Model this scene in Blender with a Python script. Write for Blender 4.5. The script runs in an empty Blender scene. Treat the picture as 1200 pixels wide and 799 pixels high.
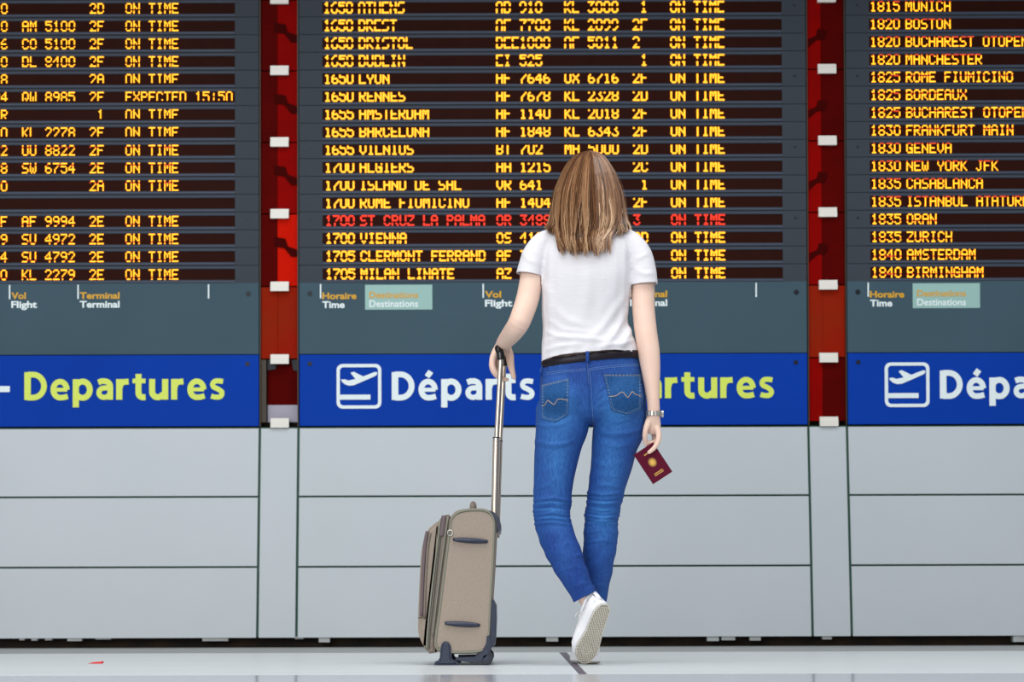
import bpy, bmesh, math, random
import numpy as np
from mathutils import Vector, Matrix, Quaternion
from mathutils.bvhtree import BVHTree
R = random.Random(7)
SC = bpy.context.scene
COL = SC.collection

# ------------------------------------------------------------------ camera, world, lights, exposure
F = 2400.0; CX, CY = 600.0, 399.5; H = 0.213
TH, ROLL = 0.12664, -0.00288
ct, st = math.cos(TH), math.sin(TH)
fw = Vector((0, ct, st)); r0 = Vector((1, 0, 0)); u0 = r0.cross(fw)
cr, sr = math.cos(ROLL), math.sin(ROLL)
CR = cr*r0 + sr*u0; CU = cr*u0 - sr*r0; CO = Vector((0, 0, H))
cam = bpy.data.cameras.new('camera'); camo = bpy.data.objects.new('camera', cam); COL.objects.link(camo)
cam.sensor_width = 36; cam.lens = F/1200*36; cam.clip_start = .05
M = Matrix((CR, CU, -fw)).transposed().to_4x4(); M.translation = CO; camo.matrix_world = M
cam.dof.use_dof = True; cam.dof.focus_distance = 7.0; cam.dof.aperture_fstop = 4.5
SC.camera = camo

W = bpy.data.worlds.new('hall_light'); SC.world = W; W.use_nodes = True
W.node_tree.nodes['Background'].inputs[0].default_value = (.93, .97, 1, 1)
W.node_tree.nodes['Background'].inputs[1].default_value = .5
def area(name, loc, target, sx, sy, power, col=(1, 1, 1)):
    l = bpy.data.lights.new(name, 'AREA'); l.shape = 'RECTANGLE'; l.size = sx; l.size_y = sy; l.energy = power; l.color = col
    o = bpy.data.objects.new(name, l); COL.objects.link(o); o.location = loc
    o.rotation_euler = (Vector(target)-Vector(loc)).to_track_quat('-Z', 'Y').to_euler()
    return o
area('glazed_facade_light', (-3.5, -1.5, 3.0), (0, 8, .8), 7, 4, 430, (1, .985, .96))
area('hall_ceiling_light', (.5, 5.0, 6.0), (0, 7.0, 0), 7, 3.5, 300, (.96, .98, 1))
SC.view_settings.view_transform = 'Standard'; SC.view_settings.look = 'None'
SC.view_settings.gamma = 1; SC.view_settings.use_curve_mapping = False
SC.view_settings.exposure = 0.0

# ------------------------------------------------------------------ helpers
def P(x, y, Y):
    """point at depth plane Y that the photograph shows at pixel x, y"""
    x, y, Y = float(x), float(y), float(Y)
    d = (x-CX)*CR - (y-CY)*CU + F*fw
    return CO + d*(Y/d.y)
def proj_np(co):
    d = co - np.array(CO); z = d@np.array(fw)
    return CX+F*(d@np.array(CR))/z, CY-F*(d@np.array(CU))/z
PM = 7.07/F          # metres per pixel near the woman

def lin(c):
    c = [v/255 for v in c]
    return tuple(v/12.92 if v <= .04045 else ((v+.055)/1.055)**2.4 for v in c)+(1,)
def mat(name, col, rough=.6, metal=0, noise=None, bump=None, emit=None, spec=None, coat=0):
    """noise=(colour2, scale, amount, stretch xyz)  bump=(scale, strength, stretch)"""
    m = bpy.data.materials.new(name); m.use_nodes = True; nt = m.node_tree; b = nt.nodes['Principled BSDF']
    b.inputs['Base Color'].default_value = lin(col); b.inputs['Roughness'].default_value = rough; b.inputs['Metallic'].default_value = metal
    if spec is not None: b.inputs['Specular IOR Level'].default_value = spec
    if coat: b.inputs['Coat Weight'].default_value = coat; b.inputs['Coat Roughness'].default_value = .05
    tc = nt.nodes.new('ShaderNodeTexCoord')
    def mapped(s):
        mp = nt.nodes.new('ShaderNodeMapping'); mp.inputs['Scale'].default_value = s
        nt.links.new(tc.outputs['Object'], mp.inputs[0]); return mp
    if noise:
        c2, sc, amt, stv = noise
        n = nt.nodes.new('ShaderNodeTexNoise'); n.inputs['Scale'].default_value = sc; n.inputs['Detail'].default_value = 6
        nt.links.new(mapped(stv).outputs[0], n.inputs['Vector'])
        mr = nt.nodes.new('ShaderNodeMapRange'); mr.inputs[1].default_value = .3; mr.inputs[2].default_value = .7; mr.inputs[4].default_value = amt
        nt.links.new(n.outputs['Fac'], mr.inputs[0])
        mx = nt.nodes.new('ShaderNodeMix'); mx.data_type = 'RGBA'
        mx.inputs[6].default_value = lin(col); mx.inputs[7].default_value = lin(c2)
        nt.links.new(mr.outputs[0], mx.inputs[0]); nt.links.new(mx.outputs[2], b.inputs['Base Color'])
    if bump:
        sc, s, stv = bump
        n = nt.nodes.new('ShaderNodeTexNoise'); n.inputs['Scale'].default_value = sc; n.inputs['Detail'].default_value = 4
        nt.links.new(mapped(stv).outputs[0], n.inputs['Vector'])
        bp = nt.nodes.new('ShaderNodeBump'); bp.inputs['Strength'].default_value = s; bp.inputs['Distance'].default_value = .004
        nt.links.new(n.outputs['Fac'], bp.inputs['Height']); nt.links.new(bp.outputs[0], b.inputs['Normal'])
    if emit:
        b.inputs['Emission Color'].default_value = emit[0]; b.inputs['Emission Strength'].default_value = emit[1]
    return m

def obj(name, me, m, parent=None, smooth=False):
    if isinstance(me, bmesh.types.BMesh):
        bm = me; me = bpy.data.meshes.new(name); bmesh.ops.recalc_face_normals(bm, faces=bm.faces); bm.to_mesh(me); bm.free()
    ms = m if isinstance(m, (list, tuple)) else [m]
    me.materials.clear()
    for x in ms: me.materials.append(x)
    if smooth:
        me.polygons.foreach_set('use_smooth', [True]*len(me.polygons))
        if smooth != True: me.set_sharp_from_angle(angle=math.radians(smooth))
    o = bpy.data.objects.new(name, me); COL.objects.link(o)
    if parent: o.parent = parent
    return o
def empty(name, loc=(0, 0, 0), rot=(0, 0, 0), parent=None):
    o = bpy.data.objects.new(name, None); COL.objects.link(o); o.location = loc; o.rotation_euler = rot; o.empty_display_size = .1
    if parent: o.parent = parent
    return o
def tag(o, label=None, cat=None, group=None, kind=None):
    if label: o['label'] = label
    if cat: o['category'] = cat
    if group: o['group'] = group
    if kind: o['kind'] = kind
    return o
def local(o, me):
    """express world-space mesh in the frame of parent o (already placed)"""
    me.transform(o.matrix_basis.inverted()); return me

def box(bm, x0, x1, y0, y1, z0, z1, bev=0, mi=0):
    t = bmesh.new()
    vs = [t.verts.new((x, y, z)) for x in (x0, x1) for y in (y0, y1) for z in (z0, z1)]
    for f in ((0,1,3,2),(4,6,7,5),(0,4,5,1),(2,3,7,6),(0,2,6,4),(1,5,7,3)): t.faces.new([vs[i] for i in f])
    bmesh.ops.recalc_face_normals(t, faces=t.faces)
    if bev: bmesh.ops.bevel(t, geom=t.edges[:], offset=bev, segments=2, affect='EDGES', profile=.6)
    merge(bm, t, mi)
def merge(bm, t, mi=0, mx=None):
    if mx is not None: t.transform(mx)
    vm = {}
    for v in t.verts: vm[v] = bm.verts.new(v.co)
    for f in t.faces:
        try: nf = bm.faces.new([vm[v] for v in f.verts]); nf.material_index = mi
        except ValueError: pass
    t.free()
def B(*a, bev=0):
    bm = bmesh.new(); box(bm, *a, bev=bev); return bm
def cyl(bm, p0, p1, r, n=16, r1=None, mi=0):
    p0, p1 = Vector(p0), Vector(p1); d = p1-p0
    t = bmesh.new(); bmesh.ops.create_cone(t, cap_ends=True, segments=n, radius1=r, radius2=r if r1 is None else r1, depth=d.length)
    merge(bm, t, mi, Matrix.Translation((p0+p1)/2) @ d.to_track_quat('Z', 'Y').to_matrix().to_4x4())
def prism(bm, pts, y0, y1, bev=0, mi=0, seg=2):
    """polygon in xz extruded along y"""
    t = bmesh.new(); a = [t.verts.new((x, y0, z)) for x, z in pts]; b = [t.verts.new((x, y1, z)) for x, z in pts]
    n = len(pts); fa = t.faces.new(a); fb = t.faces.new(b[::-1])
    for i in range(n): t.faces.new((a[i], b[i], b[(i+1) % n], a[(i+1) % n]))
    bmesh.ops.recalc_face_normals(t, faces=t.faces)
    if bev:
        es = [e for e in t.edges if abs(e.verts[0].co.y-e.verts[1].co.y) < 1e-6]
        bmesh.ops.bevel(t, geom=es, offset=bev, segments=seg, affect='EDGES')
    merge(bm, t, mi)
def cr(pts, n):
    """catmull-rom through rows of numbers; n samples per span"""
    p = np.array(pts, float); out = []
    for i in range(len(p)-1):
        a = p[max(i-1, 0)]; b = p[i]; c = p[i+1]; d = p[min(i+2, len(p)-1)]
        for k in range(n):
            t = k/n; out.append(.5*((2*b)+(c-a)*t+(2*a-5*b+4*c-d)*t*t+(3*b-a-3*c+d)*t**3))
    out.append(p[-1]); return np.array(out)
def tube(bm, pts, r, n=8, mi=0, closed=False, flat=1.0, up=None):
    pts = [Vector(p) for p in pts]; rs = [float(v) for v in r] if isinstance(r, (list, tuple, np.ndarray)) else [float(r)]*len(pts)
    rings = []; m = len(pts)
    e1 = None
    for i, p in enumerate(pts):
        a = pts[(i-1) % m] if (i or closed) else p; b = pts[(i+1) % m] if (i < m-1 or closed) else p
        t = (b-a).normalized()
        if up is not None: e1 = t.cross(Vector(up)).normalized()
        elif e1 is None: e1 = (t.cross(Vector((0, 1, 0))) if abs(t.y) < .9 else t.cross(Vector((1, 0, 0)))).normalized()
        else: e1 = (e1-t*e1.dot(t)).normalized()
        e2 = t.cross(e1)
        rings.append([bm.verts.new(p+rs[i]*(math.cos(2*math.pi*k/n)*e1+flat*math.sin(2*math.pi*k/n)*e2)) for k in range(n)])
    L = m if closed else m-1
    for i in range(L):
        A, Bq = rings[i], rings[(i+1) % m]
        for k in range(n):
            f = bm.faces.new((A[k], A[(k+1) % n], Bq[(k+1) % n], Bq[k])); f.material_index = mi
    if not closed:
        f = bm.faces.new(rings[0][::-1]); f.material_index = mi
        f = bm.faces.new(rings[-1]); f.material_index = mi
def capsule(bm, rows, per=4, n=20, ex=2.0, horiz=False, cap=1.0):
    """rows: (x,y,z, a, b) world centre, half width in the picture plane, half depth. Rounded ends."""
    q = cr(rows, per).tolist(); C = [Vector(v[:3]) for v in q]; rings = []
    def ring(c, t, a, b):
        if horiz: e1 = Vector((1, 0, 0)); e2 = Vector((0, 1, 0))
        else:
            e1 = t.cross(Vector((0, 1, 0)))
            e1 = e1.normalized() if e1.length > .2 else Vector((1, 0, 0))
            e2 = t.cross(e1).normalized()
        o = []
        for k in range(n):
            A = 2*math.pi*k/n; c_, s_ = math.cos(A), math.sin(A)
            o.append(bm.verts.new(c+a*math.copysign(abs(c_)**(2/ex), c_)*e1+b*math.copysign(abs(s_)**(2/ex), s_)*e2))
        return o
    m = len(C)
    T = [(C[min(i+1, m-1)]-C[max(i-1, 0)]).normalized() for i in range(m)]
    for s in (.985, .85, .6): 
        k = math.sqrt(1-s*s); rr = min(q[0][3], q[0][4]); rings.append(ring(C[0]-T[0]*rr*s*.9, T[0], q[0][3]*k, q[0][4]*k))
    for i in range(m): rings.append(ring(C[i], T[i], q[i][3], q[i][4]))
    for s in (.6, .85, .985):
        k = math.sqrt(1-s*s); rr = min(q[-1][3], q[-1][4]); rings.append(ring(C[-1]+T[-1]*rr*s*.9*cap, T[-1], q[-1][3]*k, q[-1][4]*k))
    for A, Bq in zip(rings, rings[1:]):
        for k in range(n): bm.faces.new((A[k], A[(k+1) % n], Bq[(k+1) % n], Bq[k]))
    bm.faces.new(rings[0][::-1]); bm.faces.new(rings[-1])
def prow(x, y, Y, a, b):      # pixel centre, half width px, half depth m
    p = P(x, y, Y); return (p.x, p.y, p.z, a*PM, b)
def limb(bm, rows, **k): capsule(bm, [prow(*r) for r in rows], **k)
def remesh(bm, vox, smooth=6, fac=.5):
    bmesh.ops.recalc_face_normals(bm, faces=bm.faces)
    me = bpy.data.meshes.new('t'); bm.to_mesh(me); bm.free()
    o = bpy.data.objects.new('t', me); COL.objects.link(o)
    md = o.modifiers.new('r', 'REMESH'); md.mode = 'VOXEL'; md.voxel_size = vox
    if smooth: s = o.modifiers.new('s', 'SMOOTH'); s.factor = fac; s.iterations = smooth
    dg = bpy.context.evaluated_depsgraph_get(); dg.update()
    out = bpy.data.meshes.new_from_object(o.evaluated_get(dg)); bpy.data.objects.remove(o); bpy.data.meshes.remove(me)
    return out
def coords(me):
    a = np.empty(len(me.vertices)*3); me.vertices.foreach_get('co', a); return a.reshape(-1, 3)
def normals(me):
    a = np.empty(len(me.vertices)*3, dtype=np.float32); me.vertex_normals.foreach_get('vector', a); return a.reshape(-1, 3).astype(float)
def displace(me, fn, gain=1.0):
    c = coords(me); n = normals(me); px, py = proj_np(c)
    c += n*(fn(px, py, c, n)*gain)[:, None]; me.vertices.foreach_set('co', c.ravel()); me.update()
def cut(me, planes):
    bm = bmesh.new(); bm.from_mesh(me)
    for co, no in planes:
        bmesh.ops.bisect_plane(bm, geom=bm.verts[:]+bm.edges[:]+bm.faces[:], plane_co=co, plane_no=no, clear_outer=True)
    bm.to_mesh(me); bm.free(); me.update(); return me
def smoothstep(a, b, x):
    t = np.clip((x-a)/(b-a), 0, 1); return t*t*(3-2*t)
def ridge(px, py, pts, w, amp):
    """soft fold along a pixel polyline"""
    d = np.full(px.shape, 1e9); tt = np.zeros(px.shape); n = len(pts)-1
    for i in range(n):
        ax, ay = pts[i]; bx, by = pts[i+1]; L = (bx-ax)**2+(by-ay)**2
        t = np.clip(((px-ax)*(bx-ax)+(py-ay)*(by-ay))/L, 0, 1)
        q = np.hypot(px-ax-t*(bx-ax), py-ay-t*(by-ay)); m = q < d
        d = np.where(m, q, d); tt = np.where(m, (i+t)/n, tt)
    return amp*np.exp(-(d/w)**2)*np.sin(np.pi*np.clip(tt, .04, .96))**.6
def text_mesh(body, x0, x1, z0, z1, depth=.003, y=0, bold=.0, cap=None):
    """letters filled into x0..x1 with capital height z0..z1 (font units from the reference letter)"""
    cu = bpy.data.curves.new('t', 'FONT'); cu.body = body; cu.offset = bold; cu.extrude = depth/2; cu.resolution_u = 4
    o = bpy.data.objects.new('t', cu); COL.objects.link(o)
    c2 = bpy.data.curves.new('t', 'FONT'); c2.body = cap or body[0]; c2.offset = bold; o2 = bpy.data.objects.new('t', c2); COL.objects.link(o2)
    dg = bpy.context.evaluated_depsgraph_get(); dg.update()
    me = bpy.data.meshes.new_from_object(o.evaluated_get(dg)); mc = bpy.data.meshes.new_from_object(o2.evaluated_get(dg))
    c = coords(me); k = coords(mc)
    sx = (x1-x0)/(c[:, 0].max()-c[:, 0].min()); sz = (z1-z0)/(k[:, 1].max()-k[:, 1].min())
    out = np.stack([x0+(c[:, 0]-c[:, 0].min())*sx, y-c[:, 2]-depth/2, z0+(c[:, 1]-k[:, 1].min())*sz], 1)
    me.vertices.foreach_set('co', out.ravel()); me.update()
    for q in (o, o2): bpy.data.objects.remove(q)
    return me

# ------------------------------------------------------------------ materials
m_floor = mat('floor_stone', (222, 227, 227), .32, noise=((210, 216, 218), 1.2, .8, (1, 8, 1)), bump=(30, .03, (1, 1, 1)), spec=.4)
m_floor2 = mat('floor_dim', (186, 188, 196), .13, noise=((176, 178, 188), 2, .8, (1, 5, 1)), spec=.4)
m_floor3 = mat('floor_edge_strip', (168, 172, 174), .5, noise=((132, 132, 126), 9, .8, (.4, 6, 1)))
m_joint = mat('joint_dark', (92, 84, 96), .5)
m_clad = mat('cladding_paint', (188, 195, 201), .45, noise=((180, 189, 193), 1.6, .7, (1, 1, 1)), bump=(6, .02, (1, 1, 1)))
m_gap = mat('recess_black', (12, 12, 11), .9, noise=((70, 48, 20), 9, .5, (1, 1, 3)))
m_wall = mat('wall_grey', (62, 64, 68), .8)
m_seam = mat('seam_green', (28, 72, 58), .6)
m_house = mat('board_housing', (60, 67, 76), .6, noise=((54, 60, 68), 3, .7, (1, 1, 1)), spec=.15)
m_lip = mat('board_lip', (68, 76, 94), .5, spec=.2)
m_plate = mat('board_plate', (64, 87, 99), .6, noise=((58, 80, 90), 2, .7, (1, 1, 1)), spec=.15)
m_win = mat('display_window', (46, 18, 12), .6, noise=((38, 14, 9), 8, .6, (1, 1, 1)), spec=.05)
m_led = mat('led_amber', (40, 20, 5), .6, emit=((1, .40, .012, 1), 2.2))
m_leds = mat('led_amber_small', (40, 20, 5), .6, emit=((1, .38, .010, 1), 3.0))
m_ledd = mat('led_dim_red', (40, 5, 5), .6, emit=((1, .07, .01, 1), 1.0))
m_ledr = mat('led_red', (40, 5, 5), .6, emit=((1, .03, .005, 1), 1.3))
m_blue = mat('sign_blue', (5, 60, 164), .6, noise=((4, 54, 152), 2, .6, (1, 1, 1)), spec=.08)
m_white = mat('sign_white', (226, 238, 240), .5)
m_lime = mat('sign_lime', (212, 228, 92), .5)
m_gold = mat('label_gold', (214, 160, 20), .5)
m_teal = mat('label_teal', (148, 186, 180), .5)
m_screw = mat('screw_dark', (26, 30, 36), .4, .5)
m_screwl = mat('screw_head', (150, 140, 135), .3, .8)
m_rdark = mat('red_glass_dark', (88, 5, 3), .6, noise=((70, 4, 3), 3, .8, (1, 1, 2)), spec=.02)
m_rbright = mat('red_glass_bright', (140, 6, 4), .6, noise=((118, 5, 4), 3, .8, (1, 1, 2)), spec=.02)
m_rbrown = mat('red_glass_brown', (134, 38, 14), .6, noise=((148, 20, 8), 3, .9, (1, 1, 1)), spec=.02)
m_rhot = mat('red_glass_orange', (206, 26, 6), .6, noise=((186, 18, 6), 3, .9, (1, 1, 1)), spec=.02)
m_rshadow = mat('red_painted_shadow', (62, 4, 3), .6, spec=.02)  # tone of the shadow painted beneath the column clips
m_clip = mat('clip_white', (226, 222, 214), .35)
m_lav = mat('recess_lavender', (160, 156, 172), .5)
m_colside = mat('column_edge', (54, 40, 26), .5)

m_skin = mat('skin', (236, 205, 186), .5, noise=((228, 190, 172), 14, .6, (1, 1, 1)), bump=(120, .05, (1, 1, 1)))
m_skin.node_tree.nodes['Principled BSDF'].inputs['Subsurface Weight'].default_value = .15
m_skin.node_tree.nodes['Principled BSDF'].inputs['Subsurface Radius'].default_value = (.01, .004, .002)
m_shirt = mat('white_jersey', (227, 225, 229), .95, spec=.15, noise=((217, 215, 220), 60, .6, (.5, .5, 6)), bump=(90, .25, (.25, .25, 4)))
m_hair = bpy.data.materials.new('hair'); m_hair.use_nodes = True
nt = m_hair.node_tree; b = nt.nodes['Principled BSDF']; b.inputs['Roughness'].default_value = .42
g = nt.nodes.new('ShaderNodeAttribute'); g.attribute_name = 'tone'; rp = nt.nodes.new('ShaderNodeValToRGB')
e = rp.color_ramp.elements; e[0].color = lin((58, 40, 30)); e[1].color = lin((228, 194, 156))
for p_, c_ in ((.35, (116, 78, 52)), (.65, (164, 120, 82))): e.new(p_).color = lin(c_)
nt.links.new(g.outputs['Fac'], rp.inputs[0]); nt.links.new(rp.outputs[0], b.inputs['Base Color'])
m_scalp = mat('hair_under', (84, 56, 40), .6, bump=(60, .5, (6, 6, .6)))

def denim():
    m = mat('denim', (24, 92, 186), .8, bump=(420, .35, (1, 1, .4))); nt = m.node_tree; b = nt.nodes['Principled BSDF']
    tc = nt.nodes['Texture Coordinate']
    def noise(sc, stv, lo, hi):
        mp = nt.nodes.new('ShaderNodeMapping'); mp.inputs['Scale'].default_value = stv; nt.links.new(tc.outputs['Object'], mp.inputs[0])
        n = nt.nodes.new('ShaderNodeTexNoise'); n.inputs['Scale'].default_value = sc; n.inputs['Detail'].default_value = 5
        nt.links.new(mp.outputs[0], n.inputs['Vector'])
        r = nt.nodes.new('ShaderNodeMapRange'); r.inputs[1].default_value = lo; r.inputs[2].default_value = hi
        nt.links.new(n.outputs['Fac'], r.inputs[0]); return r.outputs[0]
    fine = noise(430, (1, 1, .11), .32, .72); broad = noise(5, (1, 1, .5), .35, .65)
    at = nt.nodes.new('ShaderNodeAttribute'); at.attribute_name = 'wear'
    def mix(fac, a, c):
        x = nt.nodes.new('ShaderNodeMix'); x.data_type = 'RGBA'
        for i, v in ((6, a), (7, c)):
            if isinstance(v, tuple): x.inputs[i].default_value = lin(v)
            else: nt.links.new(v, x.inputs[i])
        nt.links.new(fac, x.inputs[0]); return x.outputs[2]
    a = mix(fine, (1, 40, 112), (6, 68, 154)); c = mix(fine, (22, 102, 182), (76, 152, 212))
    ad = nt.nodes.new('ShaderNodeMath'); ad.operation = 'MULTIPLY_ADD'; ad.inputs[1].default_value = .22
    nt.links.new(broad, ad.inputs[0]); nt.links.new(at.outputs['Fac'], ad.inputs[2]); ad.use_clamp = True
    nt.links.new(mix(ad.outputs[0], a, c), b.inputs['Base Color']); return m
m_denim = denim()
m_stitch = mat('stitch_tan', (206, 176, 140), .7)
m_stitchw = mat('stitch_pale', (150, 180, 214), .7)
m_belt = mat('belt_leather', (22, 14, 26), .38, spec=.3, bump=(40, .1, (1, 1, 1)))
m_steel = mat('steel', (190, 188, 182), .25, .9)
m_shoe = mat('shoe_leather', (240, 240, 244), .45, bump=(90, .08, (1, 1, 1)))
m_sole = mat('rubber_sole', (172, 165, 152), .8, noise=((150, 143, 130), 20, .8, (1, 1, 1)))
m_tread = mat('rubber_tread', (214, 209, 197), .75)
m_navy = mat('navy_lining', (30, 32, 76), .6)
m_lace = mat('lace', (244, 244, 246), .7)
m_eye = mat('eye', (235, 232, 228), .2); m_iris = mat('iris', (70, 90, 80), .2); m_lip2 = mat('lips', (196, 120, 112), .5)

m_case = mat('case_fabric', (160, 146, 132), .8, noise=((148, 134, 122), 140, .7, (1, 1, 1)), bump=(400, .4, (1, 1, 1)))
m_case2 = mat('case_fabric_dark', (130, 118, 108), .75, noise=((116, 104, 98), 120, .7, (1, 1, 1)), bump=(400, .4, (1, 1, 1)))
m_pipe = mat('piping', (128, 128, 114), .6)
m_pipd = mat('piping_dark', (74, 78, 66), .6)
m_zip = mat('zip_tape', (104, 88, 92), .7)
m_nplast = mat('navy_plastic', (34, 42, 64), .32)
m_wheel = mat('wheel_rubber', (28, 32, 46), .5)
m_alu = mat('handle_alu', (214, 200, 184), .28, .85)
m_black = mat('grip_black', (16, 14, 18), .22)
m_pass = mat('passport_cover', (88, 14, 40), .6, spec=.1, bump=(300, .15, (1, 1, 1)))
m_page = mat('passport_pages', (226, 216, 204), .8)
m_foil = mat('gold_foil', (226, 180, 84), .35, .3)
m_scrap = mat('red_paper', (220, 24, 34), .6)

# ------------------------------------------------------------------ the hall: floor and wall
XA, G, PW = -1.2185, .1893, 2.4558
WY = 9.85; Z0, Z1, Z2, Z3 = 1.050, .717, .3816, .0464
PITCH = G+PW
wall = tag(obj('wall_back', B(-9, 9, WY+.12, WY+.3, .25, 5.2), m_wall), kind='structure')
tag(obj('baseboard_back', B(-9, 9, WY+.09, WY+.2, -.02, .3), m_gap), kind='structure')
tag(obj('added_shade_soffit', B(-9, 9, 8.3, WY+.25, 3.62, 3.75), m_house), kind='structure')  # unseen soffit, added to shade the tops of the boards
floor = tag(obj('floor', B(-12, 12, -6, 12, -.06, -.004), m_joint), kind='structure')
def fy(py): # depth of floor row py
    d = (0)*CR-(py-CY)*CU+F*fw; return -H/d.z*d.y
ya, yb = fy(764.3), fy(790)
jx0, jx1 = P(656, 765, fy(765)).x, P(665, 765, fy(765)).x
xm = P(678, 789, fy(789)).x; xm2 = P(687.5, 789, fy(789)).x
def slab(pts, m):
    bm = bmesh.new(); a = [bm.verts.new((x, y, 0)) for x, y in pts]; b_ = [bm.verts.new((x, y, -.03)) for x, y in pts]; n = len(pts)
    bm.faces.new(a); bm.faces.new(b_[::-1])
    for i in range(n): bm.faces.new((a[i], b_[i], b_[(i+1) % n], a[(i+1) % n]))
    bmesh.ops.recalc_face_normals(bm, faces=bm.faces)
    bmesh.ops.bevel(bm, geom=[e for e in bm.edges if all(abs(v.co.z) < 1e-6 for v in e.verts)], offset=.0015, segments=1, affect='EDGES')
    return obj('floor_slab', bm, m, floor)
g_ = .003
slab([(-9, ya+g_), (jx0, ya+g_), (9, ya+g_), (9, 10.05), (-9, 10.05)], m_floor3)
slab([(-9, yb+g_), (xm, yb+g_), (jx0, ya-g_), (-9, ya-g_)], m_floor)
slab([(xm2, yb+g_), (9, yb+g_), (9, ya-g_), (jx1, ya-g_)], m_floor)
obj('metal_joint_strip', slab_m := B(0, 1, 0, 1, -.02, -.001), m_joint, floor).hide_render = False
js = floor.children[-1]; me = js.data; c = coords(me)
c = np.array([((xm if x < .5 else xm2) if y < .5 else (jx0 if x < .5 else jx1), yb+g_ if y < .5 else ya-g_, z) for x, y, z in c])
c[:, 0] += np.where(np.arange(len(c)) < 4, .001, -.001); me.vertices.foreach_set('co', c.ravel()); me.update()
slab([(-9, -5), (9, -5), (9, yb-g_), (-9, yb-g_)], m_floor2)

# lower cladding: each panel a piece of the wall, green seam behind
obj('cladding_backing', B(XA-PITCH, XA+2*PITCH+G, WY+.012, WY+.05, Z3+.004, Z0+.002), m_seam, wall)
seam = .0045
def panel(x0, x1, z0, z1, name='cladding_panel'):
    bm = bmesh.new(); box(bm, x0+seam, x1-seam, WY, WY+.012, z0+seam, z1-seam, bev=.002); obj(name, bm, m_clad, wall)
for k in (-1, 0, 1):
    x0 = XA+G+k*PITCH
    for a, b_ in ((Z3-.0045, Z2), (Z2, Z1), (Z1, Z0)): panel(x0, x0+PW, a, b_)
for k in (-1, 0, 1, 2): panel(XA+k*PITCH+.003, XA+G+k*PITCH-.003, Z3-.0045, Z0, 'cladding_post_panel')

def ribbon(bm, pts, w, y0, y1):
    p = [Vector((a, b_)) for a, b_ in pts]; n = len(p); L, Rr = [], []
    for i in range(n):
        d = (p[min(i+1, n-1)]-p[max(i-1, 0)]).normalized(); nn = Vector((-d.y, d.x)); L.append(p[i]+nn*w/2); Rr.append(p[i]-nn*w/2)
    V = [[bm.verts.new((q.x, y, q.y)) for q in S_] for y in (y0, y1) for S_ in (L, Rr)]
    for i in range(n-1):
        bm.faces.new((V[0][i], V[0][i+1], V[1][i+1], V[1][i])); bm.faces.new((V[2][i], V[3][i], V[3][i+1], V[2][i+1]))
        bm.faces.new((V[0][i], V[2][i], V[2][i+1], V[0][i+1])); bm.faces.new((V[1][i], V[1][i+1], V[3][i+1], V[3][i]))
    for e_ in (0, n-1): bm.faces.new((V[0][e_], V[1][e_], V[3][e_], V[2][e_]))
def arcp(cx_, cy_, rx, ry, a0, a1, n=12): return [(cx_+rx*math.cos(math.radians(a0+(a1-a0)*i/n)), cy_+ry*math.sin(math.radians(a0+(a1-a0)*i/n))) for i in range(n+1)]
GL = {  # ink width, strokes (points, width); capital height 1, x-height .745
 'D': (.80, [([(.1, 0), (.1, 1)], .2), ([(.1, .915)]+arcp(.30, .5, .395, .415, 90, -90, 18)+[(.1, .085)], .175)]),
 'e': (.68, [([(.12, .365), (.60, .365)], .12), (arcp(.34, .37, .245, .29, -2, 272, 22)+[(.46, .085), (.62, .13)], .17)]),
 'p': (.70, [([(.095, -.27), (.095, .745)], .19), (arcp(.34, .365, .262, .295, 155, -155, 22), .18)]),
 'a': (.60, [([(.07, .63), (.2, .672)]+arcp(.31, .47, .195, .20, 90, 0, 8)+[(.505, .3), (.505, 0)], .175), ([(.52, .43), (.36, .43)]+arcp(.28, .255, .185, .17, 100, 280, 12)+[(.42, .13), (.51, .22)], .155)]),
 'r': (.44, [([(.095, 0), (.095, .745)], .19), ([(.11, .42), (.15, .56), (.25, .64), (.43, .655)], .18)]),
 't': (.48, [([(.215, .93), (.215, .3)]+arcp(.38, .25, .165, .165, 180, 270, 7)+[(.47, .09)], .185), ([(0, .675), (.47, .675)], .14)]),
 'u': (.66, [([(.095, .745), (.095, .3)]+arcp(.30, .29, .205, .205, 180, 300, 10)+[(.50, .2)], .185), ([(.565, .745), (.565, 0)], .19)]),
 's': (.52, [([(.47, .645), (.34, .67)]+arcp(.24, .54, .145, .13, 95, 255, 10)+[(.31, .365)]+arcp(.285, .215, .15, .135, 70, -90, 10)+[(.15, .09), (.04, .125)], .155)]),
}
GL['é'] = (.68, GL['e'][1]+[([(.30, .83), (.44, 1.02)], .17)])
def lettering(txt, x0, x1, z0, z1, y0, y1):
    k_ = (z1-z0); bm = bmesh.new(); tot = sum(GL[c_][0] for c_ in txt)*k_; gap = ((x1-x0)-tot)/(len(txt)-1); x = x0
    for c_ in txt:
        w_, st_ = GL[c_]
        for i, (pts, wd_) in enumerate(st_): ribbon(bm, [(x+a*k_, z0+b_*k_) for a, b_ in pts], wd_*k_*1.17, y0-.0002*i, y1)
        x += w_*k_+gap
    return bm
for a, b_, hgt in ((24, 30, 3), (38, 45, 3.4), (54, 62, 3), (80, 97, 4), (113, 131, 2.2), (238, 268, 4), (346, 356, 1.6), (374, 387, 5.5), (640, 654, 4.5), (828, 842, 4), (845, 861, 3), (878, 891, 3.4), (963, 974, 2), (1186, 1200, 5)):
    q0, q1 = P(a, 747, WY+.03), P(b_, 747+hgt, WY+.03)
    obj('spacer_block', B(q0.x, q1.x, WY+.006, WY+.05, q1.z, Z3+.006, bev=.0015), m_floor3, wall)

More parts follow.
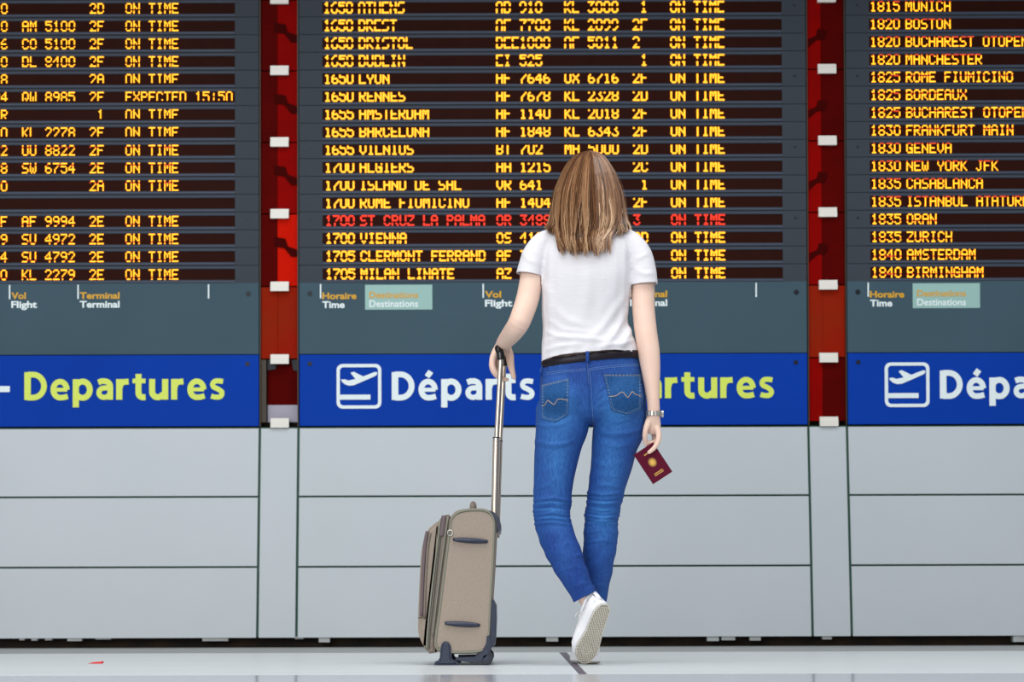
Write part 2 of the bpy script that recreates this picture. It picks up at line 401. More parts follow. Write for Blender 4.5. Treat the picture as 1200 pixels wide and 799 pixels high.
# ------------------------------------------------------------------ departure boards (leaning forward over the wall)
s = .004130; LEAN = math.atan2(.2224, 2.0557)
FONT = {'A':'0E11111F111111','B':'1E11111E11111E','C':'0E11101010110E','D':'1E11111111111E','E':'1F10101E10101F','F':'1F10101E101010','G':'0E11101713110F',
'H':'1111111F111111','I':'0E04040404040E','J':'0702020202120C','K':'11121418141211','L':'1010101010101F','M':'111B1515111111','N':'11111915131111','O':'0E11111111110E',
'P':'1E11111E101010','Q':'0E11111115120D','R':'1E11111E141211','S':'0F10100E01011E','T':'1F040404040404','U':'1111111111110E','V':'11111111110A04','W':'1111111515150A',
'X':'11110A040A1111','Y':'1111110A040404','Z':'1F01020408101F','0':'0E11111111110E','1':'040C040404040E','2':'0E11010204081F','3':'1F02040201110E','4':'02060A121F0202',
'5':'1F101E0101110E','6':'0608101E11110E','7':'1F010204080808','8':'0E11110E11110E','9':'0E11110F01020C',':':'00040400040400',' ':'00000000000000'}
def leds(rows, dotr, cw, rh):
    """rows: (text, x, zmid, mask off rows, dim?) -> two bmeshes lit/dim"""
    lit, dim = bmesh.new(), bmesh.new()
    hexa = [(math.cos(math.pi/3*k+.5), math.sin(math.pi/3*k+.5)) for k in range(6)]
    for txt, x, zm, off, showdim in rows:
        pitch = 5.72 if txt[:2] in ('16', '17') and len(txt) == 4 and not showdim else 6
        for i, ch in enumerate(txt):
            g_ = FONT.get(ch, FONT[' '])
            for r in range(7):
                bits = int(g_[2*r:2*r+2], 16)
                for c_ in range(5):
                    if bits >> (4-c_) & 1:
                        if (r+1) in off:
                            if not showdim: continue
                            t = dim
                        else: t = lit
                        cx_ = x+(i*pitch+c_+.5)*cw; cz = zm+(3-r)*rh+((.4*rh*(3-r)/abs(3-r)) if off == (4,) and r != 3 else 0)*(.8 if abs(3-r) > 1 else 1)
                        t.faces.new([t.verts.new((cx_+dotr*a, -.0045, cz+dotr*b_)) for a, b_ in hexa])
    return lit, dim
ROW_Y = [10.2+20.8*i for i in range(16)]
MID = [('1650','ATHENS','AB 910','KL 3000','1'),('1650','BREST','AF 7700','KL 2099','2F'),('1650','BRISTOL','BEE1800','AF 5011','2'),('1650','DUBLIN','EI 525','','1'),
('1650','LYON','AF 7646','UX 6716','2F'),('1650','RENNES','AF 7678','KL 2328','2D'),('1655','AMSTERDAM','AF 1140','KL 2018','2F'),('1655','BARCELONA','AF 1848','KL 6343','2F'),
('1655','VILNIUS','BT 702','MH 5000','2D'),('1700','ALGIERS','AH 1215','','2C'),('1700','ISLAND DE SAL','VR 641','','1'),('1700','ROME FIUMICINO','AF 1404','','2F'),
('1700','ST CRUZ LA PALMA','OR 3488','','3'),('1700','VIENNA','OS 418','','2D'),('1705','CLERMONT FERRAND','AF 7563','','2F'),('1705','MILAN LINATE','AZ 349','','2F')]
LEFT = [('0','','2D','ON TIME'),('0','AM 5100','2F','ON TIME'),('6','CO 5100','2F','ON TIME'),('0','DL 8400','2F','ON TIME'),('8','','2A','ON TIME'),('84','QW 8985','2F','EXPECTED 15:50'),
('8R','','1','ON TIME'),('0','KL 2278','2F','ON TIME'),('32','UU 8822','2F','ON TIME'),('38','SW 6754','2E','ON TIME'),('70','','2A','ON TIME'),('','','',''),
('F','AF 9994','2E','ON TIME'),('99','SU 4972','2E','ON TIME'),('4','SU 4792','2E','ON TIME'),('0','KL 2279','2E','ON TIME')]
RIGHT = [('1815','MUNICH'),('1820','BOSTON'),('1820','BUCHAREST OTOPENI'),('1820','MANCHESTER'),('1825','ROME FIUMICINO'),('1825','BORDEAUX'),('1825','BUCHAREST OTOPENI'),('1830','FRANKFURT MAIN'),
('1830','GENEVA'),('1830','NEW YORK JFK'),('1835','CASABLANCA'),('1835','ISTANBUL ATATURK'),('1835','ORAN'),('1835','ZURICH'),('1840','AMSTERDAM'),('1840','BIRMINGHAM')]
MASK = {0: [(4,), (1,), (1,), (5,)], -1: [(5,), (7,), (2,), (6,)], 1: [(1,), (3,), (1,), (5,)]}
def board(k):
    px0 = 351.3+k*640.5                      # photograph column of the board's left edge
    X = lambda px: (px-px0)*s
    Zp = lambda py: (500.2-py)*s
    root = empty('departure_board', (XA+G+k*PITCH, WY-.004, Z0+.004), (LEAN, 0, 0))
    tag(root, {0: 'dark grey departures display board behind the woman, flight rows with one line in red',
               -1: 'dark grey departures display board at left, showing a line EXPECTED 15:50',
               1: 'dark grey departures display board at right edge, listing MUNICH at the top'}[k], 'departure board', 'flight display boards in a row')
    wd = PW
    obj('back_casing', B(.004, wd-.004, .012, .09, Zp(414.5), Zp(-60)), m_screw, root)
    wx0, wx1 = 28*s, wd-28.5*s
    frame_me = bpy.data.meshes.new('display_row'); bm = bmesh.new()
    hh = 10.4*s; w0, w1 = -6.4*s, 6.2*s       # window below/above the row's middle
    for a in ((.003, wx0, 0, .03, -hh+.0012, hh-.0012), (wx1, wd-.003, 0, .03, -hh+.0012, hh-.0012), (wx0, wx1, 0, .03, w1, hh-.0012), (wx0, wx1, 0, .03, -hh+.0012, w0)):
        box(bm, *a)
    box(bm, wx0, wx1, -.004, .002, w0-.012, w0-.004, mi=1)     # lip under the window
    box(bm, wx0, wx1, -.003, .002, w1+.004, w1+.009, mi=1)
    bmesh.ops.recalc_face_normals(bm, faces=bm.faces); bm.to_mesh(frame_me); bm.free(); frame_me.materials.append(m_house); frame_me.materials.append(m_lip)
    win_me = bpy.data.meshes.new('display_window'); bm = B(wx0, wx1, .004, .02, w0, w1); bmesh.ops.recalc_face_normals(bm, faces=bm.faces); bm.to_mesh(win_me); bm.free(); win_me.materials.append(m_win)
    for i in range(-2, 16):
        py = ROW_Y[0]+20.8*i
        ro = bpy.data.objects.new('display_row', frame_me); COL.objects.link(ro); ro.parent = root; ro.location = (0, 0, Zp(py))
        wo = bpy.data.objects.new('display_window', win_me); COL.objects.link(wo); wo.parent = ro
        if i % 4 == 0:
            for xx in (14*s, wd-13.5*s): bm = bmesh.new(); cyl(bm, (xx, .001, 1.6*s), (xx, -.002, 1.6*s), .0055, 12); obj('screw', bm, m_screw, ro)
        if i < 0: continue
        off = MASK[k][i//4]; T = []
        if k == 0:
            t, d, f1, f2, tm = MID[i]; dim = False; dx = .15*i
            T = [(t, X(381.0+dx)), (d, X(421.8+dx)), (f1, X(583)), (f2, X(663)), (tm.rjust(2) if i in (0, 3, 10) else tm, X(743)), ('ON TIME', X(787))]; cw = 9.2*s/6; dr = .0052; ml = m_led
            if i == 12: ml = m_ledr
        elif k == -1:
            n, f1, tm, stt = LEFT[i]; dim = True
            T = [(n, X(12-8.9*len(n))), (f1, X(28)), (tm.rjust(2) if tm == '1' else tm, X(107)), (stt, X(149))]; cw = 9.05*s/6; dr = .0037; ml = m_leds
        else:
            t, d = RIGHT[i]; dim = True; T = [(t, X(1021)), (d, X(1062.5))]; cw = 9.05*s/6; dr = .0038; ml = m_leds
        lit, dm = leds([(t, x, 0, off, dim and not (k == -1 and i < 8)) for t, x in T if t], dr, cw, 1.78*s)
        if len(lit.faces): tag(obj('led_text', lit, ml, ro), kind='stuff')
        else: lit.free()
        if len(dm.faces): tag(obj('led_text', dm, m_ledd, ro), kind='stuff')
        else: dm.free()
    # header plate under the rows
    pt = obj('header_plate', B(.003, wd-.003, 0, .03, Zp(415.6), Zp(332.2), bev=.0015), m_plate, root)
    tag(pt, 'blue-grey header plate with column headings')
    for xx in (13*s, wd-13*s):
        bm = bmesh.new(); cyl(bm, (xx, .001, Zp(345)), (xx, -.002, Zp(345)), .012, 16); cyl(bm, (xx, -.001, Zp(346)), (xx, -.004, Zp(346)), .007, 12, mi=1)
        obj('screw', bm, [m_screw, m_screwl if k == 0 else m_screw], pt)
    if k >= -1:
        def lab(x, top, bot, w1, w2, y0=347.8):
            obj('heading_text', text_mesh(top, X(x)+2*s, X(x)+(2+w1)*s, Zp(y0+2.6), Zp(y0-5.2), .001, -.0004, .03, 'T'), m_gold, pt)
            obj('heading_text', text_mesh(bot, X(x)+2*s, X(x)+(2+w2)*s, Zp(y0+13), Zp(y0+5), .001, -.0004, .03, 'T'), m_white, pt)
        o = 640*k; ks = []
        def tick(x): 
            bm = bmesh.new(); box(bm, X(x)-.8*s, X(x)+.8*s, -.0015, .001, Zp(350.5), Zp(334)); obj('heading_tick', bm, m_white, pt)
        if k >= 0:
            tick(377+o); lab(377+o, 'Horaire', 'Time', 40, 26, 349)
            bx = obj('heading_box', B(X(429+o), X(507.5+o), -.0015, .001, Zp(364), Zp(335)), m_teal, pt)
            obj('heading_text', text_mesh('Destinations', X(434+o), X(491+o), Zp(350.5), Zp(343), .001, -.0018, .018, 'D'), m_gold, bx)
            obj('heading_text', text_mesh('Destinations', X(434+o), X(491+o), Zp(361), Zp(353), .001, -.0018, .018, 'D'), m_white, bx)
        tick(567+o); lab(567+o, 'Vol', 'Flight', 19, 32)
        tick(653.5+o); lab(653.5+o, 'Vol', 'Flight', 17, 30)
        tick(733.5+o); lab(733.5+o, 'Terminal', 'Terminal', 46.5, 46.5)
        tick(886+o)
    # the blue sign below
    sg = empty('departures_sign', root.location, (LEAN, 0, 0))
    tag(sg, {0: 'blue sign with white takeoff symbol and Départs, partly hidden behind the woman',
             -1: 'blue sign at left reading Departures in yellow-green letters',
             1: 'blue sign at right edge with takeoff symbol, cut off by the frame'}[k], 'sign', 'blue departures signs')
    obj('sign_panel', B(.004, wd-.003, 0, .03, .003, Zp(416.4), bev=.0015), m_blue, sg)
    sp = sg.children[0]
    for xx in (13*s, wd-14*s):
        bm = bmesh.new(); cyl(bm, (xx, .001, Zp(427)), (xx, -.002, Zp(427)), .011, 16); cyl(bm, (xx, -.001, Zp(428)), (xx, -.004, Zp(428)), .006, 12, mi=1)
        obj('screw', bm, [m_screw, m_screwl if k == 0 else m_screw], sp)
    o = 640*k
    x_ = lambda px: X(px+o)
    obj('sign_text', lettering('Départs', x_(460.5), x_(626.5), Zp(469.6), Zp(437), -.003, .001), m_white, sg)
    obj('sign_dash', B(x_(642), x_(654), -.003, .001, Zp(459), Zp(452)), m_white, sg)
    obj('sign_text', lettering('Departures', x_(671.5), x_(906 if k == 0 else 904.5), Zp(468.3), Zp(436), -.003, .001), m_lime, sg)
    # take-off pictogram
    def rr(x0, y0, x1, y1, r):
        out = []
        for cx_, cy_, a0 in ((x1-r, y0+r, -90), (x1-r, y1-r, 0), (x0+r, y1-r, 90), (x0+r, y0+r, 180)):
            for j in range(7): a = math.radians(a0+15*j); out.append((cx_+r*math.cos(a), cy_+r*math.sin(a)))
        return out
    A = rr(395.6, 427.4, 447.8, 479.5, 7); I = rr(399.4, 431.2, 444, 475.7, 4)
    bm = bmesh.new(); n = len(A)
    for yy in (-.003, .001):
        pass
    va = [[bm.verts.new((x_(px), yy, Zp(py))) for px, py in L] for L in (A, I) for yy in (-.003, .001)]
    for i in range(n):
        j = (i+1) % n
        bm.faces.new((va[0][i], va[0][j], va[2][j], va[2][i])); bm.faces.new((va[0][i], va[0][j], va[1][j], va[1][i])); bm.faces.new((va[2][i], va[2][j], va[3][j], va[3][i]))
    box(bm, x_(399), x_(435), -.003, .001, Zp(469), Zp(463.2))
    z_ = lambda zx, zy: (x_(350+zx/3.993), Zp(320+zy/3.993))
    plane = [(203, 501), (222, 500), (236, 506), (270, 499), (247, 470), (262, 465), (306, 487), (360, 466), (370, 467), (372, 476), (362, 485), (300, 512), (262, 528), (240, 530), (222, 524), (207, 512)]
    prism(bm, [z_(*p) for p in plane], -.003, .001)
    obj('takeoff_symbol', bm, m_white, sg)
for k in (0, -1, 1): board(k)

# red glass columns between the boards
CL = [496, 421.5, 336.5, 251.5, 167.5, 83.5, 0, -84]
def column(k):
    root = empty('red_column', (XA+k*PITCH, WY-.004, Z0+.004), (LEAN, 0, 0))
    tag(root, {0: 'narrow red glass column left of the middle board, its lowest bay open and grey inside',
               1: 'narrow red glass column right of the middle board',
               -1: 'narrow red glass column beyond the left board', 2: 'narrow red glass column beyond the right board'}[k], 'column', 'red columns between the boards')
    Zp = lambda py: (500.2-py)*s
    obj('back_casing', B(.004, G-.004, .07, .12, .0, Zp(-60)), m_gap, root)
    for x0 in (.001, G-.006): obj('edge_strip', B(x0, x0+.005, -.001, .07, .0, Zp(-60)), m_colside, root)
    spl = .45 if k == 0 else .38
    for i in range(len(CL)-1):
        a, b_ = Zp(CL[i])+.003, Zp(CL[i+1])-.003
        if i == 0 and k == 0:
            obj('inner_casing', B(.006, .031, .012, .066, a, b_), m_colside, root)
            obj('red_panel', B(.034, G-.007, .05, .06, a+.085, b_), m_rdark, root)
            obj('grey_panel', B(.034, G-.007, .046, .06, a, a+.083), m_lav, root)
            bm = bmesh.new(); prism(bm, [(.034, b_), (.08, b_), (.074, b_-.045), (.034, b_-.05)], .035, .049); prism(bm, [(G-.007, b_), (G-.04, b_), (G-.03, b_-.05), (G-.007, b_-.055)], .035, .049)
            obj('bracket_or_shadow', bm, m_screw, root); continue
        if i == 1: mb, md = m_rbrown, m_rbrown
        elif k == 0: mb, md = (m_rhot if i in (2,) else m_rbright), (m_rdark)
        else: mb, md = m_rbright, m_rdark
        # panel in two flat leaves, in most bays one a brighter red
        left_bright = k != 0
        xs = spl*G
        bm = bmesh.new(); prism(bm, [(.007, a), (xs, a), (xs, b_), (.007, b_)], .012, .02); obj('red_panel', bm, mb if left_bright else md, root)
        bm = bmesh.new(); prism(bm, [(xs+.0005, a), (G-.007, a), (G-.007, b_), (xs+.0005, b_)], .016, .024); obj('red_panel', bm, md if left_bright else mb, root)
    for i in range(1, len(CL)-1):          # stepped shadow under each clip, painted as a dark red plate
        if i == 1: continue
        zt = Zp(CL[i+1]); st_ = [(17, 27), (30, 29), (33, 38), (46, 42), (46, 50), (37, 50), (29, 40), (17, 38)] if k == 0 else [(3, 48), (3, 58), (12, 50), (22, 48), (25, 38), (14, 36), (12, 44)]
        bm = bmesh.new(); prism(bm, [(min(max(a*s, .008), G-.008), zt-b_*s) for a, b_ in st_], .009, .013); obj('bracket_or_shadow', bm, m_rshadow, root)
    for py in CL:
        x = (13.0 if k == 0 else 13.5)*s
        bm = bmesh.new(); box(bm, x, x+21.5*s, -.012, .012, Zp(py)-5.6*s, Zp(py)+1.2*s, bev=.0015); box(bm, x, x+21.5*s, -.006, .012, Zp(py)+1.2*s, Zp(py)+5.6*s, bev=.001)
        obj('clip', bm, m_clip, root)
for k in (0, 1, -1, 2): column(k)

# red scrap on the floor
p = P(113, 776, fy(776)); bm = bmesh.new()
prism(bm, [(-.03, 0), (.022, 0), (.024, .008), (.012, .006), (-.01, .0045)], -.012, .012)
sc = obj('paper_scrap', bm, m_scrap); sc.location = (p.x, p.y, .0006); tag(sc, 'small red scrap of paper lying on the floor at left', 'litter')

# ------------------------------------------------------------------ suitcase
CY0 = 7.03                                   # near side face
case = empty('suitcase', P(545, 779, CY0)); case.location.z = 0
tag(case, 'upright beige cabin suitcase on wheels with its telescopic handle pulled up, left of the woman', 'suitcase')
bpy.context.view_layer.update()
co0 = case.location.copy()
def cl(px, py, Y=CY0): q = P(px, py, Y)-co0; return q
def cxz(pts, Y=CY0): return [(cl(*p, Y).x, cl(*p, Y).z) for p in pts]
def rounded(pts, n=4): 
    q = cr(list(pts)+[pts[0]], n); return [tuple(v) for v in q[:-1]]
DEP = .36
shell_px = [(526, 616), (528, 606), (534, 599), (545, 596), (556, 595.3), (568, 596), (577, 600.5), (581.5, 610), (581.5, 626), (580, 660), (577.5, 700), (575.5, 740), (573, 757), (567, 764.5), (555, 766), (524, 766), (513, 763), (508.8, 755), (509.5, 742), (513, 718), (519, 670)]
bm = bmesh.new(); prism(bm, rounded(cxz(shell_px), 3), 0, DEP, bev=.009, seg=3); obj('body_shell', bm, m_case, case, 40)
gus_px = [(515, 610), (518, 604), (526, 602.5), (527, 610), (519, 672), (511, 730), (509, 756), (510, 765), (503, 766), (499, 760), (500, 740), (507, 680)]
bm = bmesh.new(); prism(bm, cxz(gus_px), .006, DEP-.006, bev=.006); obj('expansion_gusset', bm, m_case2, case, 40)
pk_px = [(515, 609), (517, 640), (509, 690), (502, 740), (500, 762), (496, 757), (490.5, 745), (489.3, 732), (490.3, 700), (492.5, 655), (496, 632), (503, 618)]
bm = bmesh.new(); prism(bm, rounded(cxz(pk_px), 2), .02, DEP-.02, bev=.014, seg=3); obj('front_pocket', bm, m_case, case, 40)
def pipe(name, pts, r, m, yoff=-.002, closed=False, per=5):
    bm = bmesh.new(); q = cr(list(pts)+([pts[0]] if closed else []), per)
    if closed: q = q[:-1]
    tube(bm, [Vector((cl(a, b_).x, yoff, cl(a, b_).z)) for a, b_ in q], r, 8, closed=closed); return obj(name, bm, m, case, True)
inner = [(527.8, 618), (529.5, 608), (536, 601), (546, 598), (556, 597.3), (567, 598), (575, 602), (579, 611), (579, 626), (577.5, 660), (575, 700), (573, 740), (571, 755), (565, 762), (553, 764), (525, 764), (515, 761), (511, 754), (511.7, 742), (515, 718), (521, 670)]
pipe('piping', inner, .0035, m_pipe, 0, True, 3)
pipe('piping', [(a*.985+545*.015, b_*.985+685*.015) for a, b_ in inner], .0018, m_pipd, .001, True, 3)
pipe('piping', [(516, 608), (511, 650), (505, 700), (501, 740), (500, 760)], .003, m_pipe, .004)
pipe('piping', [(519.5, 606), (514, 650), (508.5, 700), (504, 740), (503, 760)], .002, m_pipd, .004)
pipe('piping', [(525, 605), (518, 655), (511.5, 705), (507, 745)], .0025, m_pipe, .003)
pipe('zipper', [(500.5, 622), (497.5, 640), (495, 680), (493.5, 722)], .006, m_zip, .020)
pipe('zipper', [(504, 624), (501, 642), (498.5, 680), (497, 724)], .0035, m_case2, .016)
pipe('seam', [(489.8, 724), (494, 723.5), (500, 725)], .002, m_pipd, .018)
pipe('zipper', [(520.5, 604), (519, 615), (517, 628)], .009, m_zip, .009)
bm = bmesh.new(); tube(bm, [Vector((cl(527.5, 624.5).x+.009*math.cos(a), -.004, cl(527.5, 624.5).z+.010*math.sin(a))) for a in np.linspace(0, 2*math.pi, 13)[:-1]], .002, 6, closed=True); obj('zip_ring', bm, m_steel, case, True)
for x0, x1, y in ((530.8, 571.5, 633), (521.3, 562.3, 731)):     # side foot bars
    bm = bmesh.new(); a, b_ = cl(x0, y-1), cl(x1, y+1.5); n = 14
    ps = [Vector((a.x+(b_.x-a.x)*i/n, -.004, a.z+(b_.z-a.z)*i/n)) for i in range(n+1)]
    tube(bm, ps, [.0095*(.35+.65*math.sin(math.pi*min(max(i/n, .02), .98))**.5) for i in range(n+1)], 12); 
    tube(bm, [q+Vector((0, -.004, -.001)) for q in ps], [.0045*(.2+.8*math.sin(math.pi*min(max(i/n, .02), .98))**.5) for i in range(n+1)], 8)
    obj('side_bar', bm, m_nplast, case, True)
# back rail, corner guards, wheels
bm = bmesh.new(); prism(bm, cxz([(575.5, 704), (578, 702), (581.5, 709), (581.8, 725), (581, 745), (579.5, 757), (574.5, 757)]), -.002, DEP+.002, bev=.003); obj('back_rail', bm, m_nplast, case, 40)
bm = bmesh.new(); prism(bm, cxz([(573.5, 598), (579, 600), (585, 606.5), (587.3, 615), (586.5, 622), (583, 623.5), (582, 612), (577, 602.5)]), -.002, DEP+.002, bev=.003); obj('handle_housing', bm, m_nplast, case, 40)
bm = bmesh.new()
bm2 = bmesh.new()
prism(bm, cxz([(570.5, 745), (574.5, 744), (576.5, 756), (573, 768), (563, 776), (553, 776.5), (534, 773.5), (534, 770), (556, 769.5), (565, 763), (569.5, 754)]), -.008, .03, bev=.004)
prism(bm2, cxz([(570.5, 745), (574.5, 744), (576.5, 756), (573, 768), (563, 776), (553, 776.5), (534, 773.5), (534, 770), (556, 769.5), (565, 763), (569.5, 754)]), DEP-.03, DEP+.008, bev=.004)
obj('corner_guard', bm, m_nplast, case, 40); obj('corner_guard', bm2, m_nplast, case, 40)
wr = .0245
for yy in (-.006, DEP-.03):
    c_ = cl(569.5, 771); c_.z = wr
    bm = bmesh.new(); cyl(bm, (c_.x, yy, c_.z), (c_.x, yy+.034, c_.z), wr, 28); bmesh.ops.bevel(bm, geom=[e for e in bm.edges if abs(e.verts[0].co.y-e.verts[1].co.y) < 1e-6], offset=.004, segments=2, affect='EDGES')
    w_ = obj('wheel', bm, m_wheel, case, 40); bm = bmesh.new(); cyl(bm, (c_.x, yy-.002, c_.z), (c_.x, yy+.036, c_.z), .010, 16); obj('wheel_hub', bm, m_nplast, w_, 40)
for yy in (-.012, DEP-.026):        # front feet
    bm = bmesh.new()
    fx = lambda px, py: (cl(px, py).x, max(cl(px, py).z, 0.0) if py < 778 else 0.0)
    prism(bm, [fx(*q) for q in ((508.5, 779), (510, 775), (515, 773), (516.5, 758), (518, 753.5), (521.5, 751.2), (525.5, 752), (528.5, 757), (529.2, 772), (536, 775.5), (538, 779))], yy, yy+.038, bev=.007, seg=3)
    obj('front_foot', bm, m_nplast, case, 40)
bm = bmesh.new(); tube(bm, [Vector((cl(553.5, 594).x, y_, cl(553, 596).z-.002+h_)) for y_, h_ in ((.09, 0), (.10, .014), (.13, .02), (.23, .02), (.26, .014), (.27, 0))], .011, 10, flat=1.3); obj('carry_handle', bm, m_case2, case, True)
bm = bmesh.new(); box(bm, cl(550, 592).x, cl(558, 592).x, .11, .125, cl(550, 597).z, cl(550, 589).z, bev=.002); obj('handle_clasp', bm, m_steel, case)
# telescopic handle
def rod(Ya, b0, b1, t1, rb, rt):
    A = P(b0[0], b0[1]+30, Ya)-co0; Bm = P(*b1, Ya)-co0; T = P(*t1, Ya)-co0
    bm = bmesh.new(); tube(bm, [A, Bm], rb, 14); o = obj('handle_tube', bm, m_alu, case, 40)
    bm = bmesh.new(); tube(bm, [Bm-Vector((0, 0, .02)), T], rt, 14); obj('handle_tube', bm, m_alu, case, 40)
    bm = bmesh.new(); d = (A-Bm).normalized(); tube(bm, [Bm-d*.0005, Bm-d*.004], rb+.001, 14)
    for q in (.012, .024): cyl(bm, Bm+d*q+Vector((0, -rb+.001, 0)), Bm+d*q+Vector((0, -rb-.0012, 0)), .0016, 8)
    obj('tube_collar', bm, m_nplast, o)
rod(7.12, (579, 600), (581.7, 513.5), (587.0, 418), .0120, .0086)
rod(7.21, (582.2, 600), (585.6, 517.5), (591, 426), .0100, .0078)
g0, g1 = P(586.9, 421.5, 7.12)-co0, P(591.2, 429, 7.21)-co0
g0t, g1t = P(584.2, 408.5, 7.125)-co0, P(589.2, 415, 7.205)-co0
path = cr([tuple(g0), tuple(P(586.3, 414, 7.12)-co0), tuple(g0t), tuple(P(585.6, 408.8, 7.15)-co0), tuple(P(587.8, 411, 7.18)-co0), tuple(g1t), tuple(P(590.6, 421.5, 7.21)-co0), tuple(g1)], 5)
bm = bmesh.new(); tube(bm, path, .0135, 14); obj('handle_grip', bm, m_black, case, True)
bm = bmesh.new(); tube(bm, [P(582.6, 406.8, 7.113)-co0, P(586, 413, 7.113)-co0], .0065, 10); obj('grip_cap', bm, m_black, case, True)

# ------------------------------------------------------------------ the woman
woman = empty('person', (P(688, 779, 7.03).x, 7.03, 0))
tag(woman, 'woman seen from behind in white T-shirt and blue jeans, holding the suitcase handle', 'person')
bpy.context.view_layer.update(); wo0 = woman.location.copy()
def wobj(name, me, m, parent=woman, smooth=True):
    if isinstance(me, bmesh.types.BMesh):
        bm = me; me = bpy.data.meshes.new(name); bmesh.ops.recalc_face_normals(bm, faces=bm.faces); bm.to_mesh(me); bm.free()
    me.transform(Matrix.Translation(-wo0)); return obj(name, me, m, parent, smooth)

# where the two feet stand
heel = P(708.5, 708.0, 6.885); toe = P(682.5, 776.8, 6.99)
xh = (toe-heel).normalized(); zup0 = Vector((-.55, .95, .2)); zh = (zup0-xh*zup0.dot(xh)).normalized(); yh = zh.cross(xh)
MX1 = Matrix((xh*((toe-heel).length/.252), yh, zh)).transposed().to_4x4(); MX1.translation = heel
hp = P(695.5, 778, 7.085); hp.z = .0048
xh = Vector((-.14, .99, 0)).normalized(); zh = Vector((0, 0, 1)); yh = zh.cross(xh)
MX2 = Matrix((xh, yh, zh)).transposed().to_4x4(); MX2.translation = hp
def wrow(p, a, b): return (p.x, p.y, p.z, a, b)
# --- body (one continuous skin surface)
bm = bmesh.new()
limb(bm, [(688.5, 199, 7.035, 18, .062), (688.5, 208, 7.035, 24, .082), (688.5, 222, 7.035, 27, .092), (688.5, 238, 7.045, 24, .080), (688.5, 252, 7.055, 17, .062), (688.5, 257, 7.06, 12, .050)], horiz=True, ex=2.2)
limb(bm, [(688, 240, 7.01, 18, .052), (687, 262, 7.0, 18, .052), (687, 280, 7.0, 26, .06)], horiz=True)
for sx in (-1, 1):
    limb(bm, [(688.5+sx*27, 218, 7.03, 2.2, .014), (688.5+sx*28, 226, 7.03, 2, .012), (688.5+sx*27, 232, 7.03, 1.6, .008)], per=3, n=12)
limb(bm, [(688.5, 219, 7.128, 2.2, .008), (688.5, 229, 7.14, 3.2, .011), (688.5, 232, 7.14, 4.2, .010)], per=3, n=12)
limb(bm, [(688.5, 240, 7.125, 6, .006), (688.5, 243, 7.125, 6, .006)], per=2, n=12)
limb(bm, [(687, 280, 7.0, 44, .06), (688, 300, 7.0, 47, .085), (687, 330, 7.0, 45, .09), (686, 370, 7.0, 43, .08), (691, 400, 7.01, 47, .085), (693, 440, 7.02, 52, .095), (692, 462, 7.02, 48, .085)], horiz=True, ex=2.2, cap=.2)
limb(bm, [(645, 288, 7.0, 13, .045), (632, 298, 7.0, 13.5, .044), (624, 318, 6.995, 13, .042), (619, 347, 6.975, 13.6, .040), (611.5, 370, 6.955, 13, .038), (606.5, 381, 6.96, 12.5, .037), (599.5, 391, 7.03, 11.6, .034), (592, 400, 7.11, 9.8, .027), (588, 407, 7.175, 8.8, .023)], per=4)
limb(bm, [(730, 288, 7.0, 13, .045), (745, 300, 7.0, 13.5, .044), (752.6, 330, 6.995, 14, .042), (754, 360, 6.985, 13.3, .040), (756.7, 388, 6.975, 13.2, .038), (760, 410, 6.97, 12.9, .037), (762.3, 430, 6.968, 11.5, .033), (764, 450, 6.966, 9.2, .028), (765.3, 468, 6.966, 7.6, .024), (766.3, 484, 6.967, 7.2, .019)], per=4)
# right hand (hangs down, holds the passport)
limb(bm, [(766.3, 484, 6.967, 7.2, .017), (765.5, 493, 6.972, 8.6, .015), (765.5, 500, 6.980, 9.2, .014), (766.5, 505, 6.988, 8.0, .012)], per=3)
def finger(rows, per=4): limb(bm, rows, per=per, n=12)
finger([(769.5, 500, 6.972, 3.9, .0105), (772, 509, 6.966, 3.5, .0098), (770.3, 519, 6.962, 3.1, .0088), (765.5, 526, 6.960, 2.8, .008), (760.5, 530, 6.962, 2.5, .0072)])
finger([(770, 501, 6.985, 3.6, .0098), (772, 511, 6.990, 3.3, .009), (768, 517.5, 6.986, 2.9, .0082), (761, 518.8, 6.980, 2.6, .0075), (758.5, 518.8, 6.978, 2.3, .0066)])
finger([(768.5, 502, 7.0, 3.4, .009), (771.5, 512, 7.008, 3.0, .0085), (769, 521, 7.006, 2.7, .0078), (763, 526, 7.0, 2.4, .007)])
finger([(764, 502, 7.008, 3.1, .0085), (766.5, 512, 7.018, 2.8, .0078), (764.5, 520, 7.018, 2.5, .007), (760, 524, 7.012, 2.2, .0062)])
finger([(760.5, 493, 6.965, 4.2, .011), (757, 502, 6.958, 3.5, .010), (755.6, 511, 6.962, 3.1, .009), (756.6, 518, 6.972, 2.7, .0075), (757.5, 521.5, 6.976, 2.2, .006)])
# left hand (over the grip bar, fingers on the outer side)
limb(bm, [(588, 407, 7.180, 9.4, .023), (588.5, 412, 7.225, 10.6, .026), (587.5, 418, 7.245, 11, .026), (588, 424, 7.25, 9.5, .02)], per=3)
finger([(582, 410, 7.185, 5.0, .013), (577.5, 420, 7.170, 4.2, .0115), (577.3, 429, 7.160, 3.8, .0100), (580.5, 436.5, 7.158, 3.3, .009), (585, 441, 7.162, 2.8, .008)])
finger([(582, 412, 7.215, 4.8, .012), (577, 423, 7.195, 4.0, .0105), (577.3, 432.5, 7.188, 3.6, .0096), (582, 440, 7.186, 3.1, .009), (588, 443.5, 7.186, 2.8, .008), (594.5, 444.8, 7.186, 2.4, .0074)])
finger([(583, 412, 7.235, 4.4, .011), (579, 423, 7.222, 3.6, .010), (579, 433, 7.214, 3.2, .009), (584, 439.5, 7.212, 2.8, .0082), (590, 441, 7.212, 2.4, .0072)])
